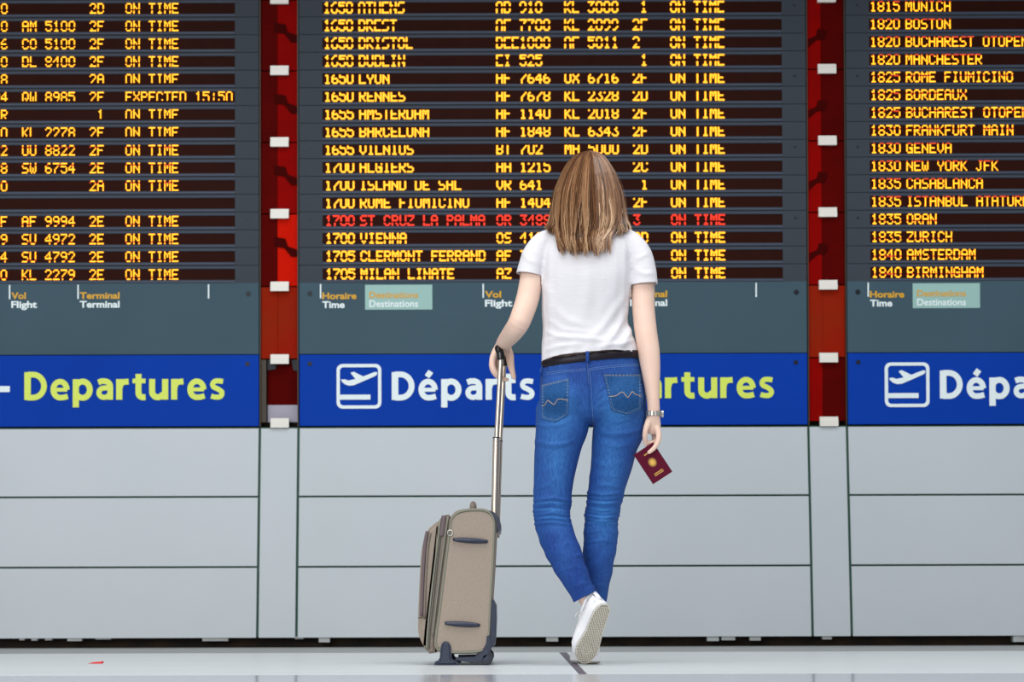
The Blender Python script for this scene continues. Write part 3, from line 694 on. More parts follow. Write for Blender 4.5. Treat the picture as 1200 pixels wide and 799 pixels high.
finger([(584, 413, 7.250, 3.8, .010), (580, 422, 7.245, 3.1, .009), (581, 431, 7.24, 2.8, .0082), (586, 437, 7.236, 2.4, .0072)])
finger([(594, 408, 7.190, 5.6, .015), (597.3, 417, 7.185, 5.2, .0135), (598.3, 426, 7.175, 4.6, .0115), (600.3, 435, 7.168, 3.7, .010), (602.6, 442.5, 7.165, 2.7, .0078)])
# lower legs and ankles inside the jeans
limb(bm, [(648, 560, 7.0, 15, .05), (646, 600, 6.985, 14, .045), (660, 645, 6.955, 14, .045), (677, 684, 6.95, 9, .03)], per=4)
capsule(bm, [prow(674, 679, 6.95, 10, .032), prow(681, 693, 6.955, 8.5, .028), wrow(MX1 @ Vector((.052, 0, .085)), .026, .026), wrow(MX1 @ Vector((.055, 0, .05)), .022, .022)], per=4)
limb(bm, [(716, 560, 7.04, 15, .05), (706, 600, 7.05, 13, .045), (702, 645, 7.06, 13, .045), (698, 700, 7.09, 9, .03), (694, 735, 7.12, 7.2, .024), (694, 758, 7.13, 7.2, .024)], per=4)
limb(bm, [(660, 460, 7.01, 22, .07), (650, 520, 7.0, 20, .065), (648, 570, 7.0, 15, .05)], per=3)
limb(bm, [(722, 460, 7.02, 22, .07), (720, 520, 7.03, 20, .065), (714, 570, 7.04, 15, .05)], per=3)
body = wobj('body', remesh(bm, .0034, 3, .5), m_skin)
for sx in (-1, 1):
    q = P(688.5+sx*11.5, 221, 7.108); bm = bmesh.new(); bmesh.ops.create_uvsphere(bm, u_segments=16, v_segments=10, radius=.0125); bm.transform(Matrix.Translation(q)); ey = wobj('eye', bm, m_eye, body)
    bm = bmesh.new(); bmesh.ops.create_uvsphere(bm, u_segments=12, v_segments=8, radius=.006); bm.transform(Matrix.Translation(q+Vector((0, .0082, 0)))); wobj('iris', bm, m_iris, ey)
    bm = bmesh.new(); limb(bm, [(688.5+sx*6, 216, 7.118, 1.1, .004), (688.5+sx*12, 214.3, 7.114, 1.3, .004), (688.5+sx*18, 216, 7.100, 1, .003)], per=3, n=8); wobj('eyebrow', bm, m_scalp, body)
bm = bmesh.new(); limb(bm, [(681.5, 242.0, 7.122, 1.4, .005), (688.5, 241.6, 7.130, 2, .006), (695.5, 242.0, 7.122, 1.4, .005)], per=3, n=10); wobj('lips', bm, m_lip2, body)

# --- jeans
bm = bmesh.new()
limb(bm, [(692, 405, 7.015, 54, .103), (692, 418, 7.015, 56.5, .107), (692.5, 434, 7.015, 59, .113), (694, 452, 7.015, 61, .116), (695, 470, 7.015, 62.5, .114), (694, 484, 7.015, 61.5, .104)], horiz=True, ex=2.25, cap=.42)
for x, sx in ((661.5, -1), (725, 1)):     # seat
    limb(bm, [(x, 448, 6.975, 26, .070), (x, 466, 6.962, 29, .078), (x-sx*1, 482, 6.970, 27, .070)], horiz=True, per=4)
limb(bm, [(660.5, 480, 7.0, 32.5, .088), (658.5, 500, 6.995, 31, .088), (654.6, 519, 6.995, 27.8, .084), (651, 543, 6.995, 25.2, .077), (648.5, 566, 6.99, 23, .069), (647.2, 590, 6.985, 22, .062), (647.2, 610, 6.978, 21, .060), (654, 632, 6.965, 21, .062), (663, 653, 6.955, 19.6, .060), (673, 675, 6.95, 16.8, .051), (682, 692, 6.955, 14.3, .043), (688, 706, 6.96, 14, .042)], per=5)
limb(bm, [(726, 480, 7.02, 33, .090), (725.2, 500, 7.022, 31.4, .090), (720.2, 522, 7.025, 27, .085), (717, 543, 7.03, 24.5, .077), (712, 566, 7.035, 22, .069), (707.8, 590, 7.04, 20.3, .061), (705, 606, 7.045, 19.8, .060), (703.8, 632, 7.05, 20, .062), (701.8, 653, 7.055, 18.6, .060), (700.5, 677, 7.065, 15.6, .050), (699.3, 697, 7.075, 12.5, .040), (699, 715, 7.085, 11.5, .038)], per=5)
jm = remesh(bm, .0036, 9, .5)
rng = np.random.RandomState(3)
def jean_folds(px, py, c, n):
    d = np.zeros(len(px))
    L = px < 690
    # knee creases
    for (x0, x1, y0, y1, N, sl) in ((624, 670, 583, 614, 7, 2.5), (684, 728, 578, 612, 8, -1.5), (684, 728, 612, 640, 3, 3)):
        for i in range(N):
            y = y0+(y1-y0)*(i+.5*rng.rand())/N; a = x0-4+rng.rand()*6; b_ = x1+4-rng.rand()*8
            d += ridge(px, py, [(a, y+sl), ((a+b_)/2, y-sl*.6+rng.rand()*2), (b_, y+sl+rng.rand()*2)], 2.0, (.0032 if i % 2 else .0048))*(1 if N > 3 else .5)
            d -= ridge(px, py, [(a, y+sl+2.6), ((a+b_)/2, y-sl*.6+3.2), (b_, y+sl+3)], 1.5, .0026)*(1 if N > 3 else .4)
    for pts, w, a in (([(625, 497), (640, 500), (655, 498), (668, 492)], 2.2, .003), ([(626, 517), (645, 521), (662, 520), (674, 515)], 2.4, .0035), ([(627, 524), (648, 527), (668, 523)], 2, -.002),
        ([(700, 505), (715, 508), (735, 507), (752, 503)], 2.4, .0045), ([(700, 511), (720, 515), (745, 511)], 2.2, -.003), ([(697, 497), (712, 497), (738, 492)], 2.2, .0025), ([(704, 520), (722, 524), (744, 519)], 2, .002),
        ([(652, 560), (640, 570), (626, 575)], 2.5, .002), ([(728, 572), (712, 568), (700, 570)], 2.5, .003), ([(634, 470), (645, 480), (660, 486)], 3, .0015),
        ([(643, 445), (636, 450), (633, 460)], 3, .0015), ([(698, 470), (705, 462), (716, 458)], 2.5, .002), ([(697, 478), (706, 470), (718, 466)], 2.5, .002), ([(697, 486), (708, 479), (720, 476)], 2.5, .0018), ([(698, 462), (706, 454), (712, 450)], 2.5, .0018),
        ([(672, 652), (680, 650), (688, 651)], 1.6, .003), ([(650, 640), (668, 636), (680, 640)], 2.4, .0015), ([(660, 668), (674, 664), (690, 668)], 2, .0015), ([(668, 690), (680, 684), (694, 682)], 2, .002),
        ([(690, 690), (700, 686), (712, 688)], 2, .002), ([(686, 560), (700, 556), (728, 560)], 3, .0012), ([(690, 540), (710, 546), (738, 540)], 3, .0012)):
        d += ridge(px, py, pts, w, a)
    # seam valley between the seat halves
    d -= ridge(px, py, [(690.5, 425), (692, 450), (693.5, 480), (694.5, 500)], 2.6, .006)
    d += .0008*np.sin(c[:, 2]*95+3*np.sin(c[:, 0]*31))*smoothstep(560, 600, py)
    return d
displace(jm, jean_folds, 1.5)
c = coords(jm); px, py = proj_np(c)
def blob(x, y, rx, ry, a): return a*np.exp(-((px-x)/rx)**2-((py-y)/ry)**2)
wear = blob(660, 478, 20, 26, .45)+blob(722, 480, 22, 26, .5)+blob(654, 545, 14, 45, .35)+blob(716, 545, 14, 40, .38)+blob(705, 604, 12, 30, .45)+blob(650, 606, 12, 16, .3)+blob(660, 640, 9, 40, .15)
wear += sum(ridge(px, py, [(x0, y), (x1, y+1)], 1.3, .25) for x0, x1, y in ((630, 664, 588), (630, 664, 597), (630, 666, 606), (690, 724, 588), (690, 724, 597), (690, 722, 604), (690, 722, 612)))
at = jm.attributes.new('wear', 'FLOAT', 'POINT'); at.data.foreach_set('value', np.clip(wear, 0, 1).astype(np.float32))
JB = BVHTree.FromPolygons([tuple(v) for v in coords(jm)], [tuple(p.vertices) for p in jm.polygons])
def npl(pa, pb, Y=7.0, up=True):
    """plane through two pixels, level in depth"""
    a, b_ = P(*pa, Y), P(*pb, Y); t = (b_-a).normalized(); no = t.cross(Vector((0, 1, 0)))
    if (no.z > 0) != up: no = -no
    return a, no
wl = npl((636, 424.5), (749, 412.5))
cut(jm, [wl])
bmj = bmesh.new(); bmj.from_mesh(jm)
# hems: cut each leg only
hl = npl((672, 706), (700, 691), 6.93, False); hr = npl((688, 713), (712, 704), 7.08, False)
geomL = [f for f in bmj.faces if f.calc_center_median().y < 7.0+ .0 and f.calc_center_median().z < .35]
def leg_cut(bmx, pl, test):
    fs = [f for f in bmx.faces if test(f.calc_center_median())]; es = {e for f in fs for e in f.edges}; vs = {v for f in fs for v in f.verts}
    r = bmesh.ops.bisect_plane(bmx, geom=list(vs)+list(es)+fs, plane_co=pl[0], plane_no=pl[1])
    dl = [f for f in bmx.faces if test(f.calc_center_median()) and (f.calc_center_median()-pl[0]).dot(pl[1]) > 1e-5]
    bmesh.ops.delete(bmx, geom=dl, context='FACES')
ysep = 6.998
leg_cut(bmj, hl, lambda p: p.z < .33 and p.y < ysep)
leg_cut(bmj, hr, lambda p: p.z < .33 and p.y >= ysep)
bmj.to_mesh(jm); bmj.free()
jeans = wobj('jeans', jm, m_denim); sd = jeans.modifiers.new('thick', 'SOLIDIFY'); sd.thickness = .0025; sd.offset = -1
def hit(bv, px, py, off, Yd=7):
    px, py = float(px), float(py)
    d = ((px-CX)*CR-(py-CY)*CU+F*fw).normalized(); h = bv.ray_cast(CO, d)
    if h[0] is None: return None
    return h[0]-d*off
def drape_line(bm, bv, pts, r, off=.0005, per=6, n=6, dash=None):
    q = cr(pts, per); ps = [hit(bv, a, b_, off) for a, b_ in q]; ps = [p for p in ps if p is not None]
    if len(ps) < 2: return
    if dash:
        for i in range(0, len(ps)-1, 2): tube(bm, ps[i:i+2], r, n)
    else: tube(bm, ps, r, n)
def patch(bv, quad, nu, nv, off, thick):
    """quad TL,TR,BR,BL pixel corners, optional bottom point"""
    bm = bmesh.new(); gr = []
    TL, TR, BR, BL, BM = quad
    for j in range(nv+1):
        v = j/nv; row = []
        for i in range(nu+1):
            u = i/nu
            bx = (1-u)*BL[0]+u*BR[0]; by = (1-u)*BL[1]+u*BR[1]; by += (BM[1]-(BL[1]+BR[1])/2)*(1-abs(2*u-1)**1.2)
            tx = (1-u)*TL[0]+u*TR[0]; ty = (1-u)*TL[1]+u*TR[1]
            q = hit(bv, tx*(1-v)+bx*v, ty*(1-v)+by*v, off); row.append(bm.verts.new(q) if q is not None else None)
        gr.append(row)
    for j in range(nv):
        for i in range(nu):
            q = [gr[j][i], gr[j][i+1], gr[j+1][i+1], gr[j+1][i]]
            if all(q): bm.faces.new(q)
    ex = bmesh.ops.solidify(bm, geom=bm.faces[:], thickness=thick)
    return bm
pl_quad = [(634.6, 450.5), (667, 442.8), (666, 486), (634.6, 490.5), (650, 494.2)]
pr_quad = [(707.3, 438), (752, 438), (751.5, 480), (716.5, 481.5), (737, 486)]
for q, name in ((pl_quad, 'l'), (pr_quad, 'r')):
    pm = patch(JB, q, 16, 18, .0028, .0022)
    pk = wobj('back_pocket', pm, m_denim, jeans); a = pk.data.attributes.new('wear', 'FLOAT', 'POINT')
    a.data.foreach_set('value', np.full(len(pk.data.vertices), .5, np.float32))
def ins(q, d):
    cx_ = sum(p[0] for p in q[:4])/4; cy_ = sum(p[1] for p in q[:4])/4
    return [(p[0]+d*np.sign(cx_-p[0]), p[1]+d*np.sign(cy_-p[1])) for p in q]
bm = bmesh.new()
for q in (pl_quad, pr_quad):
    for d in (.9, 2.3):
        TL, TR, BR, BL, BM = ins(q, d); BM = (BM[0], BM[1])
        L_ = [TL, TR]; drape_line(bm, JB, L_, .0007, .0034, 24, 5, True)
        for seg in ([TR, BR], [BR, BM], [BM, BL], [BL, TL]): drape_line(bm, JB, seg, .0006, .0034, 26, 5, True)
for pts in ([(641, 436.5), (660, 434), (687, 432)], [(641, 438.5), (660, 436), (687, 434)], [(690, 432), (710, 429), (735, 427), (750, 426.5)], [(690, 434), (710, 431), (735, 429), (750, 428.5)],
            [(691, 434), (692.5, 452), (694, 475), (695, 494)], [(688.5, 426), (690, 450)], [(645, 423), (665, 420), (686, 418.5)]):
    drape_line(bm, JB, pts, .0006, .0004, 20, 5, True)
wobj('seam_stitching', bm, m_stitchw, jeans)
bm = bmesh.new()
for pts in ([(634.6, 475.5), (638, 475), (641.5, 469.2), (644, 470.5), (649, 473.8), (651.2, 471.5), (653.5, 468), (658, 467.5), (666, 469.3)],
            [(714.5, 464.5), (722, 463.5), (729, 459.2), (733, 463), (736, 465.5), (741, 458.8), (744, 461.5), (751.5, 464.3)]):
    drape_line(bm, JB, pts, .0009, .0040, 5, 6)
wobj('pocket_stitching', bm, m_stitch, jeans)
bm = bmesh.new(); 
for pts in ([(634.5, 452), (650, 448.5), (666, 445)], [(708, 439.6), (730, 440), (751, 440)]): drape_line(bm, JB, pts, .0006, .0040, 16, 5, True)
wobj('pocket_stitching', bm, m_stitch, jeans)
# frayed double hem on the raised leg
jb2 = BVHTree.FromPolygons([tuple(v) for v in coords(jm)], [tuple(p.vertices) for p in jm.polygons])

bm = bmesh.new()
for pts in ([(672.5, 702), (680, 696.5), (690, 691.5), (699, 688.5)], [(671, 699.5), (679, 694), (689, 689), (698, 686)]): drape_line(bm, jb2, pts, .0009, .0004, 10, 5, True)
wobj('hem_stitching', bm, m_stitchw, jeans)
# --- belt: band around the waist, same tilt as the waist plane
def belt():
    bm = bmesh.new(); a, no = wl; no = no.normalized(); rows = []
    N = 72
    for j, off in enumerate((-.0270, -.0260, -.0015, -.0005)):
        row = []
        for i in range(N):
            A = 2*math.pi*i/N; c_, s_ = math.cos(A), math.sin(A); ex = 2.25
            base = P(692.4, 420, 7.015)
            rr_ = 1.006 if j in (0, 3) else 1.02
            x = (57.4)*PM*math.copysign(abs(c_)**(2/ex), c_)*rr_; y = .1105*math.copysign(abs(s_)**(2/ex), s_)*rr_
            X_ = base.x+x; Y_ = base.y+y
            z = a.z-((X_-a.x)*no.x+(Y_-a.y)*no.y)/no.z
            row.append(bm.verts.new((X_, Y_, z+off+.004)))
        rows.append(row)
    for A_, B_ in zip(rows, rows[1:]):
        for k in range(N): bm.faces.new((A_[k], A_[(k+1) % N], B_[(k+1) % N], B_[k]))
    return bm
bt = wobj('belt', belt(), m_belt); sd = bt.modifiers.new('t', 'SOLIDIFY'); sd.thickness = .003; sd.offset = -1
bm = bmesh.new()
for a, w in (((686.4, 411.5), 2.2),):
    p0, p1 = P(688.3, 412.5, 6.886), P(688.8, 424.5, 6.890)
    tube(bm, [p0+Vector((0, .004, .002)), p0, p1, p1+Vector((0, .006, -.001))], .0062, 8, flat=.3)
p0, p1 = P(636.2, 428, 6.985), P(635, 441, 6.98); tube(bm, [p0, P(633.8, 434, 6.975), p1], .0045, 8, flat=.4)
wobj('belt_loop', bm, m_denim, jeans)

# --- T-shirt
bm = bmesh.new()
limb(bm, [(686, 262, 7.0, 20, .05), (686, 268, 7.0, 35, .062), (688, 276, 6.998, 46, .074), (688.5, 288, 6.995, 52, .092), (687.5, 305, 6.99, 52.5, .106), (687.5, 324, 6.99, 53, .112), (686.5, 345, 6.995, 52, .110), (685.5, 366, 7.0, 50.8, .104), (685.8, 382, 7.005, 50, .104), (688.5, 394, 7.01, 53, .110), (691, 406, 7.012, 56.5, .116), (691, 424, 7.014, 57.5, .119), (691, 440, 7.014, 57.5, .12)], horiz=True, ex=2.3)
limb(bm, [(652, 277, 7.0, 11, .045), (638, 285, 7.0, 14.5, .052), (629, 298, 6.998, 16.5, .055), (623.5, 312, 6.995, 16, .055), (619.5, 326, 6.99, 15.8, .054), (616, 340, 6.985, 15.8, .053)], per=4)
limb(bm, [(722, 275, 7.0, 11, .045), (737, 284, 7.0, 14.5, .052), (747, 298, 6.998, 16.5, .055), (752, 314, 6.995, 16.5, .056), (754.6, 332, 6.99, 16.2, .055), (756, 348, 6.985, 16, .054)], per=4)
sm = remesh(bm, .0045, 8, .5)
def shirt_folds(px, py, c, n):
    d = np.zeros(len(px))
    for pts, w, a in (([(733, 345), (722, 360), (705, 385), (690, 400)], 5, .004), ([(734, 360), (728, 375), (720, 392), (708, 408)], 4, .005), ([(737, 378), (736, 392), (728, 404)], 3.5, .006), ([(743, 396), (730, 404), (700, 409)], 3, .004),
        ([(640, 400), (660, 396), (690, 398), (715, 402)], 3.5, .003), ([(637, 412), (655, 408), (680, 405)], 3, .003), ([(637, 330), (645, 345), (646, 375)], 5, .003), ([(640, 300), (637, 315), (637, 335)], 3, -.003),
        ([(737, 300), (739, 315), (738, 332)], 3, -.004), ([(690, 310), (688, 350), (676, 390)], 8, .0025), ([(715, 310), (718, 340), (705, 370)], 7, .002), ([(650, 360), (665, 375), (690, 383)], 5, .0025),
        ([(640, 388), (652, 394), (668, 398)], 3, .003), ([(612, 296), (620, 305), (630, 309)], 3, .002), ([(745, 315), (755, 321), (766, 320)], 3, .0025), ([(744, 305), (753, 300), (760, 296)], 3, .002), ([(640, 372), (660, 386), (700, 392)], 3, .0018)):
        d += ridge(px, py, pts, w, a)
    d += .0012*np.sin(px*.35+2*np.sin(py*.06))*smoothstep(395, 420, py)
    return d
displace(sm, shirt_folds, 1.7)
def shirt_cut(me):
    b2 = bmesh.new(); b2.from_mesh(me)
    # sleeves first
    pL = npl((605.5, 319.5), (636, 324.5), 6.99, False); pR = npl((738, 335), (770.5, 332.3), 6.99, False)
    xL = P(635.2, 330, 6.99).x; xR = P(738.6, 340, 6.99).x
    leg_cut(b2, pL, lambda p: p.x < xL-.002); leg_cut(b2, pR, lambda p: p.x > xR+.002 and p.z > P(700, 362, 6.99).z)
    # wavy hem, lower on the left
    hem = P(0, 0, 7)
    pts = [(620, 421), (635, 419.5), (648, 416.5), (660, 414.6), (690, 412), (720, 409.2), (740, 410), (760, 411)]
    hx = [P(a, b_, 6.9).x for a, b_ in pts]; hz = [P(a, b_, 6.9).z for a, b_ in pts]
    ao, no = npl((634.5, 420), (748, 408.8), 6.9, False)
    bmesh.ops.bisect_plane(b2, geom=b2.verts[:]+b2.edges[:]+b2.faces[:], plane_co=ao, plane_no=no, clear_outer=True)
    b2.verts.ensure_lookup_table()
    for v in b2.verts:
        z = np.interp(v.co.x, hx, hz); zl = ao.z-((v.co.x-ao.x)*no.x)/no.z; w = smoothstep(.12, 0, v.co.z-zl)
        v.co.z += float((z-zl)*w)
    # neckline
    nc = P(687, 263, 7.0)
    dl = [f for f in b2.faces if (f.calc_center_median()-nc).length < .062 and f.calc_center_median().z > nc.z-.02]
    bmesh.ops.delete(b2, geom=dl, context='FACES')
    b2.to_mesh(me); b2.free()
shirt_cut(sm)
shirt = wobj('t_shirt', sm, m_shirt); sd = shirt.modifiers.new('t', 'SOLIDIFY'); sd.thickness = .002; sd.offset = -1
SB = BVHTree.FromPolygons([tuple(v) for v in coords(shirt.data)+np.array(wo0)], [tuple(p.vertices) for p in shirt.data.polygons])
bm = bmesh.new()
for pts in ([(607, 316.5), (620, 318.5), (633, 321.5)], [(742, 332), (755, 331), (768.5, 329.3)]): drape_line(bm, SB, pts, .0011, .0002, 12, 6)
wobj('hem_seam', bm, m_shirt, shirt)

# --- hair: dark under-volume and thousands of strands
hb = bmesh.new()
limb(hb, [(689, 194, 7.005, 15, .055), (689, 200, 6.998, 24.5, .082), (689, 215, 6.99, 33, .098), (689, 235, 6.985, 37.5, .100), (688.5, 253, 6.975, 37.5, .088), (686, 268, 6.955, 33, .064), (685, 282, 6.915, 28, .034), (686, 290, 6.905, 25, .022)], horiz=True, per=4, n=28)
hb2 = remesh(hb, .006, 3)
c = coords(hb2); c[:, 1] = np.where(c[:, 1] > 7.045, 7.045+(c[:, 1]-7.045)*.15, c[:, 1]); hb2.vertices.foreach_set('co', c.ravel()); hb2.update()
hair = wobj('hair', hb2, m_scalp)
hs = bmesh.new(); RS = R
def prof(t):           # t: 0 crown .. 1 tips ; pixel row, half width px, half depth m, centre x, centre Y
    ys = [176.5, 179, 184, 192, 203, 222, 240, 256, 268, 282, 301]
    ws = [1, 12, 19, 25.5, 31.5, 39, 42.3, 43.5, 41.5, 36, 33]
    ds = [.005, .040, .066, .084, .098, .110, .113, .108, .092, .060, .05]
    xs = [690.5, 690.3, 690, 689.6, 689.4, 689, 688.8, 688.8, 687.5, 684.5, 686.5]
    Ys = [7.0, 7.0, 6.998, 6.996, 6.992, 6.988, 6.984, 6.980, 6.968, 6.955, 6.945]
    u = t*10
    g_ = lambda a: float(np.interp(u, range(11), a)); return g_(ys), g_(ws), g_(ds), g_(xs), g_(Ys)
NL = 210; locks = []; TONE = []
for i in range(NL):
    phi = math.radians(R.uniform(-118, 118))
    locks.append(dict(phi=phi, z=R.uniform(-1, 1), lay=R.random(), len=R.gauss(0, 1), tone=R.random(), ph=R.uniform(0, 6.28), amp=R.uniform(.5, 3.4), fr=R.uniform(5, 10), fl=R.random()))
def strand(lk, phi0, lay, r_, K=16, fly=0):
    aphi = abs(phi0); side = 1 if phi0 > 0 else -1
    over = aphi > math.radians(66)
    tend = (.965+.022*lk['len']+R.uniform(-.012, .012)) if not over else R.uniform(.80, .90)
    tend = min(tend, 1.03)
    if R.random() < .10: tend -= R.uniform(.03, .2)
    pts = []; ph = R.uniform(0, 6.28); wa = R.uniform(.2, 1.3); fq = R.uniform(6, 11)
    for j in range(K+1):
        t = tend*(j/K)**.92; y, w, d, x, Y = prof(min(t, 1.0)); y += max(t-1, 0)*150
        cl_ = float(smoothstep(.35, 1, np.float64(t))); phi = phi0*(1-.8*cl_)+lk['phi']*.8*cl_
        k = .83+.12*lk['lay']+.055*lay+fly*t
        px_ = x+w*k*math.sin(phi)+(wa*math.sin(ph+t*fq)+lk['amp']*math.sin(lk['ph']+t*lk['fr']))*t
        Y_ = Y-d*k*math.cos(phi)
        if over and t > .62:
            q = (t-.62)/.26; px_ += side*(q**1.8*(17 if side > 0 else 12))*(.25+.75*lk['fl']); y -= q**2*(9 if side > 0 else 13)*(.3+.7*lk['fl']); Y_ -= .015*q
        if (not over) and t > .85: px_ += (t-.85)*22*lk['z']
        pts.append(P(px_, y, Y_))
    if not over:
        zz = P(0, 262, 6.95).z
        for p_ in pts:
            if p_.z < zz:
                h = SB.ray_cast(Vector((p_.x, 6.5, p_.z)), Vector((0, 1, 0)))
                if h[0] is not None:
                    f_ = min(1, (zz-p_.z)/.05); tgt = h[0].y-.004-.018*lay-.012*lk['lay']; p_.y = min(p_.y, tgt) if f_ < 1 else tgt*.6+min(p_.y, tgt)*.4
    else:
        for p_ in pts:
            h = SB.find_nearest(p_)
            if h[0] is not None and h[3] < .05 and (p_-h[0]).dot(h[1]) < .003: p_ += h[1]*(.004+.006*lay-(p_-h[0]).dot(h[1]))
    tube(hs, pts, [r_*(1 if j < K-3 else (K-j)/3*.8+.2) for j in range(K+1)], 3)
    base = -.02+.62*lk['tone']+.30*lay*R.random()+R.uniform(-.12, .2)
    for j in range(K+1): TONE.extend([min(max(base*(.70+.55*j/K), 0), 1)]*3)
for i in range(3400):
    lk = locks[int(R.random()*NL)]
    strand(lk, lk['phi']+R.gauss(0, .085), R.random()**.6, R.uniform(.0008, .0016))
for i in range(110):
    lk = locks[int(R.random()*NL)]
    strand(lk, lk['phi']+R.gauss(0, .2), 1.0, R.uniform(.0004, .0006), fly=R.uniform(.02, .10))
strands = wobj('hair_strands', hs, m_hair, hair, False); tag(strands, kind='stuff')
at = strands.data.attributes.new('tone', 'FLOAT', 'POINT'); at.data.foreach_set('value', np.array(TONE, np.float32))

# --- wrist watch
bm = bmesh.new(); wc = [P(765.9, 481.5, 6.967), P(766.1, 484.7, 6.967), P(766.3, 488, 6.967)]
for w in wc[1:2]:
    N = 22
    for i in range(N):
        a = 2*math.pi*(i+.5)/N; rx, ry = .0255, .0215
        t = bmesh.new(); bmesh.ops.create_cube(t, size=1); bmesh.ops.bevel(t, geom=t.edges[:], offset=.12, segments=1, affect='EDGES')
        mx = Matrix.Translation(w+Vector((rx*math.cos(a), ry*math.sin(a), 0))) @ Matrix.Rotation(math.atan2(ry*math.cos(a), -rx*math.sin(a)), 4, 'Z') @ Matrix.Diagonal((.0058, .0035, .0165, 1))
        merge(bm, t, 0, mx)
wt = wobj('wristwatch', bm, m_steel, woman, False); tag(wt, 'silver link bracelet watch')
bm = bmesh.new(); cyl(bm, wc[1]+Vector((.026, .002, 0)), wc[1]+Vector((.033, .002, 0)), .0125, 20); wobj('watch_case', bm, m_steel, wt, 40)

# --- shoes
def shoe(mx, tread=True):
    """local: x heel->toe, y across, z up from the sole"""
    L = .252
    def w(x):
        u = x/L
        return float(np.interp(u, [0, .04, .12, .25, .45, .62, .75, .87, .95, 1.0], [.012, .023, .032, .034, .035, .043, .0475, .041, .027, .009]))
    def cy_(x): return float(np.interp(x/L, [0, .4, .7, 1], [0, .000, .003, -.006]))
    xs = [L*(1-math.cos(math.pi*i/28))/2 for i in range(29)]
    root = empty('shoe', (0, 0, 0), parent=woman)
    def slabm(z0, z1, k, bev=.003):
        bm = bmesh.new(); pts = [(x, cy_(x)+w(x)*k) for x in xs]+[(x, cy_(x)-w(x)*k) for x in xs[::-1]]
        a = [bm.verts.new((x, y, z0)) for x, y in pts]; b2 = [bm.verts.new((x, y, z1)) for x, y in pts]; n = len(pts)
        bm.faces.new(a[::-1]); bm.faces.new(b2)
        for i in range(n): bm.faces.new((a[i], a[(i+1) % n], b2[(i+1) % n], b2[i]))
        bmesh.ops.recalc_face_normals(bm, faces=bm.faces)
        bmesh.ops.bevel(bm, geom=[e for e in bm.edges if abs(e.verts[0].co.z-e.verts[1].co.z) < 1e-7], offset=bev, segments=2, affect='EDGES'); return bm
    T = Matrix.Translation(-wo0) @ mx
    def put(name, bm, m, par, sm=40):
        bm.transform(T); return obj(name, bm, m, par, sm)
    sw = put('midsole', slabm(.003, .026, 1.03), m_shoe, root)
    so = put('outsole', slabm(-.001, .0045, .985, .002), m_sole, root)
    if tread:
        bm = bmesh.new(); st_ = .0088
        i = 0; x = .012
        while x < L-.010:
            y = -.045+(st_/2 if i % 2 else 0)
            while y < .045:
                u = x/L; inside = abs(y-cy_(x)) < w(x)*.86
                # pivot ring on the ball and bare arch bands stay free of studs
                rb = math.hypot(x-L*.76, (y-.003)*1.3)
                ok = inside and not (.019 < rb < .0235)
                if ok:
                    t = bmesh.new(); bmesh.ops.create_cone(t, cap_ends=True, segments=4, radius1=.0044, radius2=.0024, depth=.0036); merge(bm, t, 0, Matrix.Translation((x, y, -.0022)) @ Matrix.Rotation(math.pi, 4, 'X'))
                y += st_
            x += st_*.86; i += 1
        tube(bm, [Vector((L*.76+.0212*math.cos(a), .003+.0163*math.sin(a), -.0012)) for a in np.linspace(0, 2*math.pi, 25)[:-1]], .0018, 6, closed=True)
        pts = [(x, cy_(x)+w(x)*.93) for x in xs[1:-1]]+[(x, cy_(x)-w(x)*.93) for x in xs[1:-1][::-1]]
        tube(bm, [Vector((x, y, -.001)) for x, y in pts], .002, 6, closed=True)
        put('tread', bm, m_tread, so)
    # upper
    bm = bmesh.new(); rings = []; N = 26
    us = [0.0, .03, .08, .16, .26, .36, .46, .56, .66, .76, .86, .93, .98]
    hh = [.030, .058, .068, .066, .064, .070, .072, .064, .054, .047, .040, .032, .024]
    for u, h in zip(us, hh):
        x = u*L; W_ = w(x)*.97 if u > 0 else .018; r = []
        for k in range(N):
            A = 2*math.pi*k/N; c_, s_ = math.cos(A), math.sin(A)
            z = .018+(h-.018+.012)*(.5+.5*s_)**.85
            taper = 1-.32*((.5+.5*s_)**2)
            r.append(bm.verts.new((x+(.004 if u == 0 else 0), cy_(x)+W_*taper*math.copysign(abs(c_)**.62, c_), z)))
        rings.append(r)
    for A_, B_ in zip(rings, rings[1:]):
        for k in range(N): bm.faces.new((A_[k], A_[(k+1) % N], B_[(k+1) % N], B_[k]))
    bm.faces.new(rings[0]); bm.faces.new(rings[-1][::-1])
    up = put('upper', bm, m_shoe, root, True)
    # padded collar
    col = [(.006, 0, .078), (.020, .022, .074), (.05, .027, .070), (.085, .022, .076), (.10, 0, .083), (.085, -.022, .076), (.05, -.027, .070), (.020, -.022, .074)]
    q = cr(col+[col[0]], 4)[:-1]; bm = bmesh.new(); tube(bm, [Vector(v) for v in q], .0055, 8, closed=True); put('collar', bm, m_shoe, up, True)
    bm = bmesh.new(); tube(bm, [Vector(v)+Vector((.002, 0, .0035)) for v in q], .003, 8, closed=True); put('collar_lining', bm, m_navy, up, True)
    bm = bmesh.new(); tube(bm, [Vector((.003, 0, .035)), Vector((.000, 0, .055)), Vector((.002, 0, .082))], .010, 8, flat=.35, up=(1, 0, 0)); put('heel_tab', bm, m_shoe, up, True)
    bm = bmesh.new(); tube(bm, [Vector((.085, 0, .088)), Vector((.11, 0, .090)), Vector((.15, 0, .078))], [.014, .017, .014], 10, flat=.4, up=(0, 0, 1)); put('tongue', bm, m_shoe, up, True)
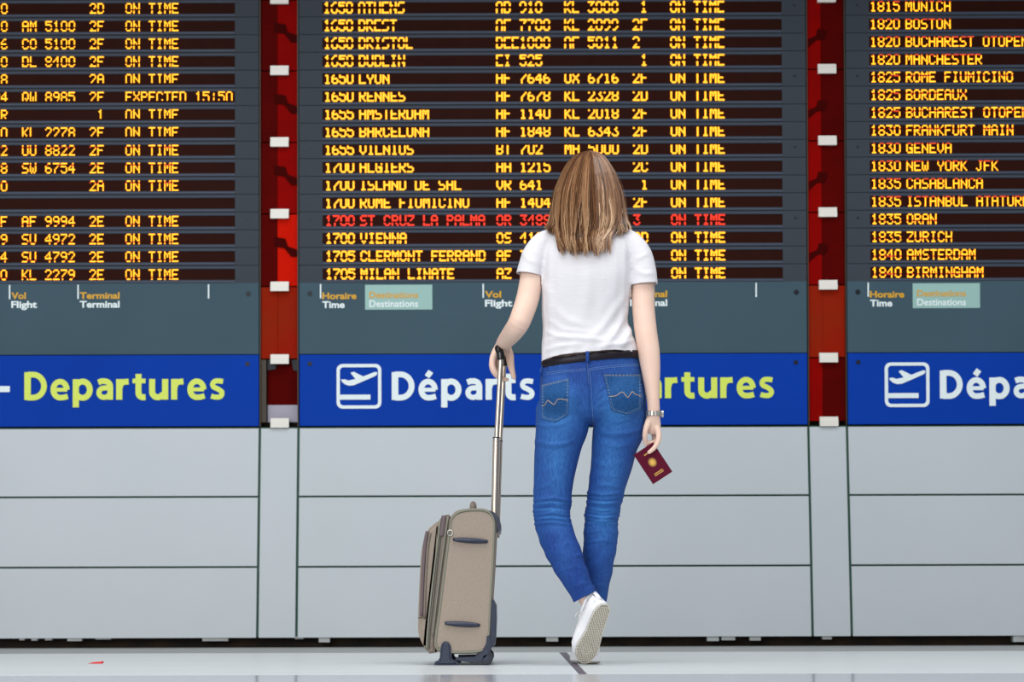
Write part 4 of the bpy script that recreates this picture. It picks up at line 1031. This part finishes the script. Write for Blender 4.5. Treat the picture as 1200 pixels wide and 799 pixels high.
    for i in range(5):
        x = .105+.013*i; z = .086-.0048*i; bm = bmesh.new()
        tube(bm, [Vector((x, -.022, z-.009)), Vector((x, -.012, z+.002)), Vector((x, 0, z+.005)), Vector((x, .012, z+.002)), Vector((x, .022, z-.009))], .0024, 6); put('lace', bm, m_lace, up, True)
    bm = bmesh.new()
    for sy in (-1, 1): tube(bm, [Vector((.105, 0, .092)), Vector((.10, sy*.02, .098)), Vector((.112, sy*.034, .084)), Vector((.118, sy*.015, .090)), Vector((.106, 0, .093))], .0022, 6)
    put('lace', bm, m_lace, up, True)
    return root
# raised foot: toe on the floor, sole to the back
mlow = shoe(MX1, True); tag(mlow, 'raised white trainer showing its studded grey sole')
# standing foot behind it
tag(shoe(MX2, False), 'white trainer flat on the floor')

# ------------------------------------------------------------------ passport
A_, B_, C_, D_ = P(743.3, 533.6, 6.972), P(766.2, 569, 6.972), P(787, 551, 6.972), P(764.5, 517.5, 6.972)
ctr = (A_+B_+C_+D_)/4; e1 = (B_-A_)+(C_-D_); e2 = (A_-D_)+(B_-C_); h_ = e1.length/2; w_ = e2.length/2
e1.normalize(); e2 = (e2-e1*e2.dot(e1)).normalized(); nrm = e1.cross(e2)
if nrm.y > 0: flip = -1
else: flip = 1
# local: x to the right of the upright cover, z up, y into the cover
zx = -e1; xx = -e2; yy_ = zx.cross(xx)
pp = empty('passport', ctr); Rm = Matrix((xx, yy_, zx)).transposed()
if Rm.determinant() < 0 : Rm = Matrix((-xx, yy_, zx)).transposed()
pp.rotation_euler = Rm.to_euler(); tag(pp, "closed burgundy passport with gold emblem held in the woman's right hand", 'passport')
sy = 1 if (Rm @ Vector((0, 1, 0))).y > 0 else -1     # +y away from camera
def pb(x0, x1, y0, y1, z0, z1, bev=0): 
    return B(x0, x1, min(y0*sy, y1*sy), max(y0*sy, y1*sy), z0, z1, bev=bev)
obj('cover', pb(-w_/2, w_/2, -.0022, -.0014, -h_/2, h_/2, .0003), m_pass, pp)
obj('cover', pb(-w_/2, w_/2, .0014, .0022, -h_/2, h_/2, .0003), m_pass, pp)
obj('pages', pb(-w_/2+.002, w_/2-.002, -.0013, .0013, -h_/2+.002, h_/2-.002), m_page, pp)
bm = bmesh.new(); yf = -.0024*sy
for i in range(14):
    a = 2*math.pi*i/14; t = bmesh.new()
    v = [t.verts.new((x, yf, z)) for x, z in ((0, 0), (.0095*math.cos(a-.16), .0105*math.sin(a-.16)), (.0165*math.cos(a), .0185*math.sin(a)), (.0095*math.cos(a+.16), .0105*math.sin(a+.16)))]; t.faces.new(v); merge(bm, t)
t = bmesh.new(); v = [t.verts.new((.0055*math.cos(a), yf*1.05, .0075*math.sin(a))) for a in np.linspace(0, 2*math.pi, 17)[:-1]]; t.faces.new(v); merge(bm, t)
bm.transform(Matrix.Translation((0, 0, .004))); obj('emblem', bm, m_foil, pp)
bm = bmesh.new(); mir = 1
for zr, wd_ in ((-.034, .034), (-.040, .036)):
    n = 9
    for i in range(n):
        x = -wd_/2+wd_*i/n
        box(bm, x, x+wd_/n*.68, min(yf, yf*.9), max(yf, yf*.9), zr-.0018, zr+.0018)
obj('cover_lettering', bm, m_foil, pp)
bm = bmesh.new()
for x in (-.01, -.004, .002, .008): box(bm, x, x+.0035, min(yf, yf*.9), max(yf, yf*.9), .036, .041)
obj('cover_lettering', bm, m_foil, pp)
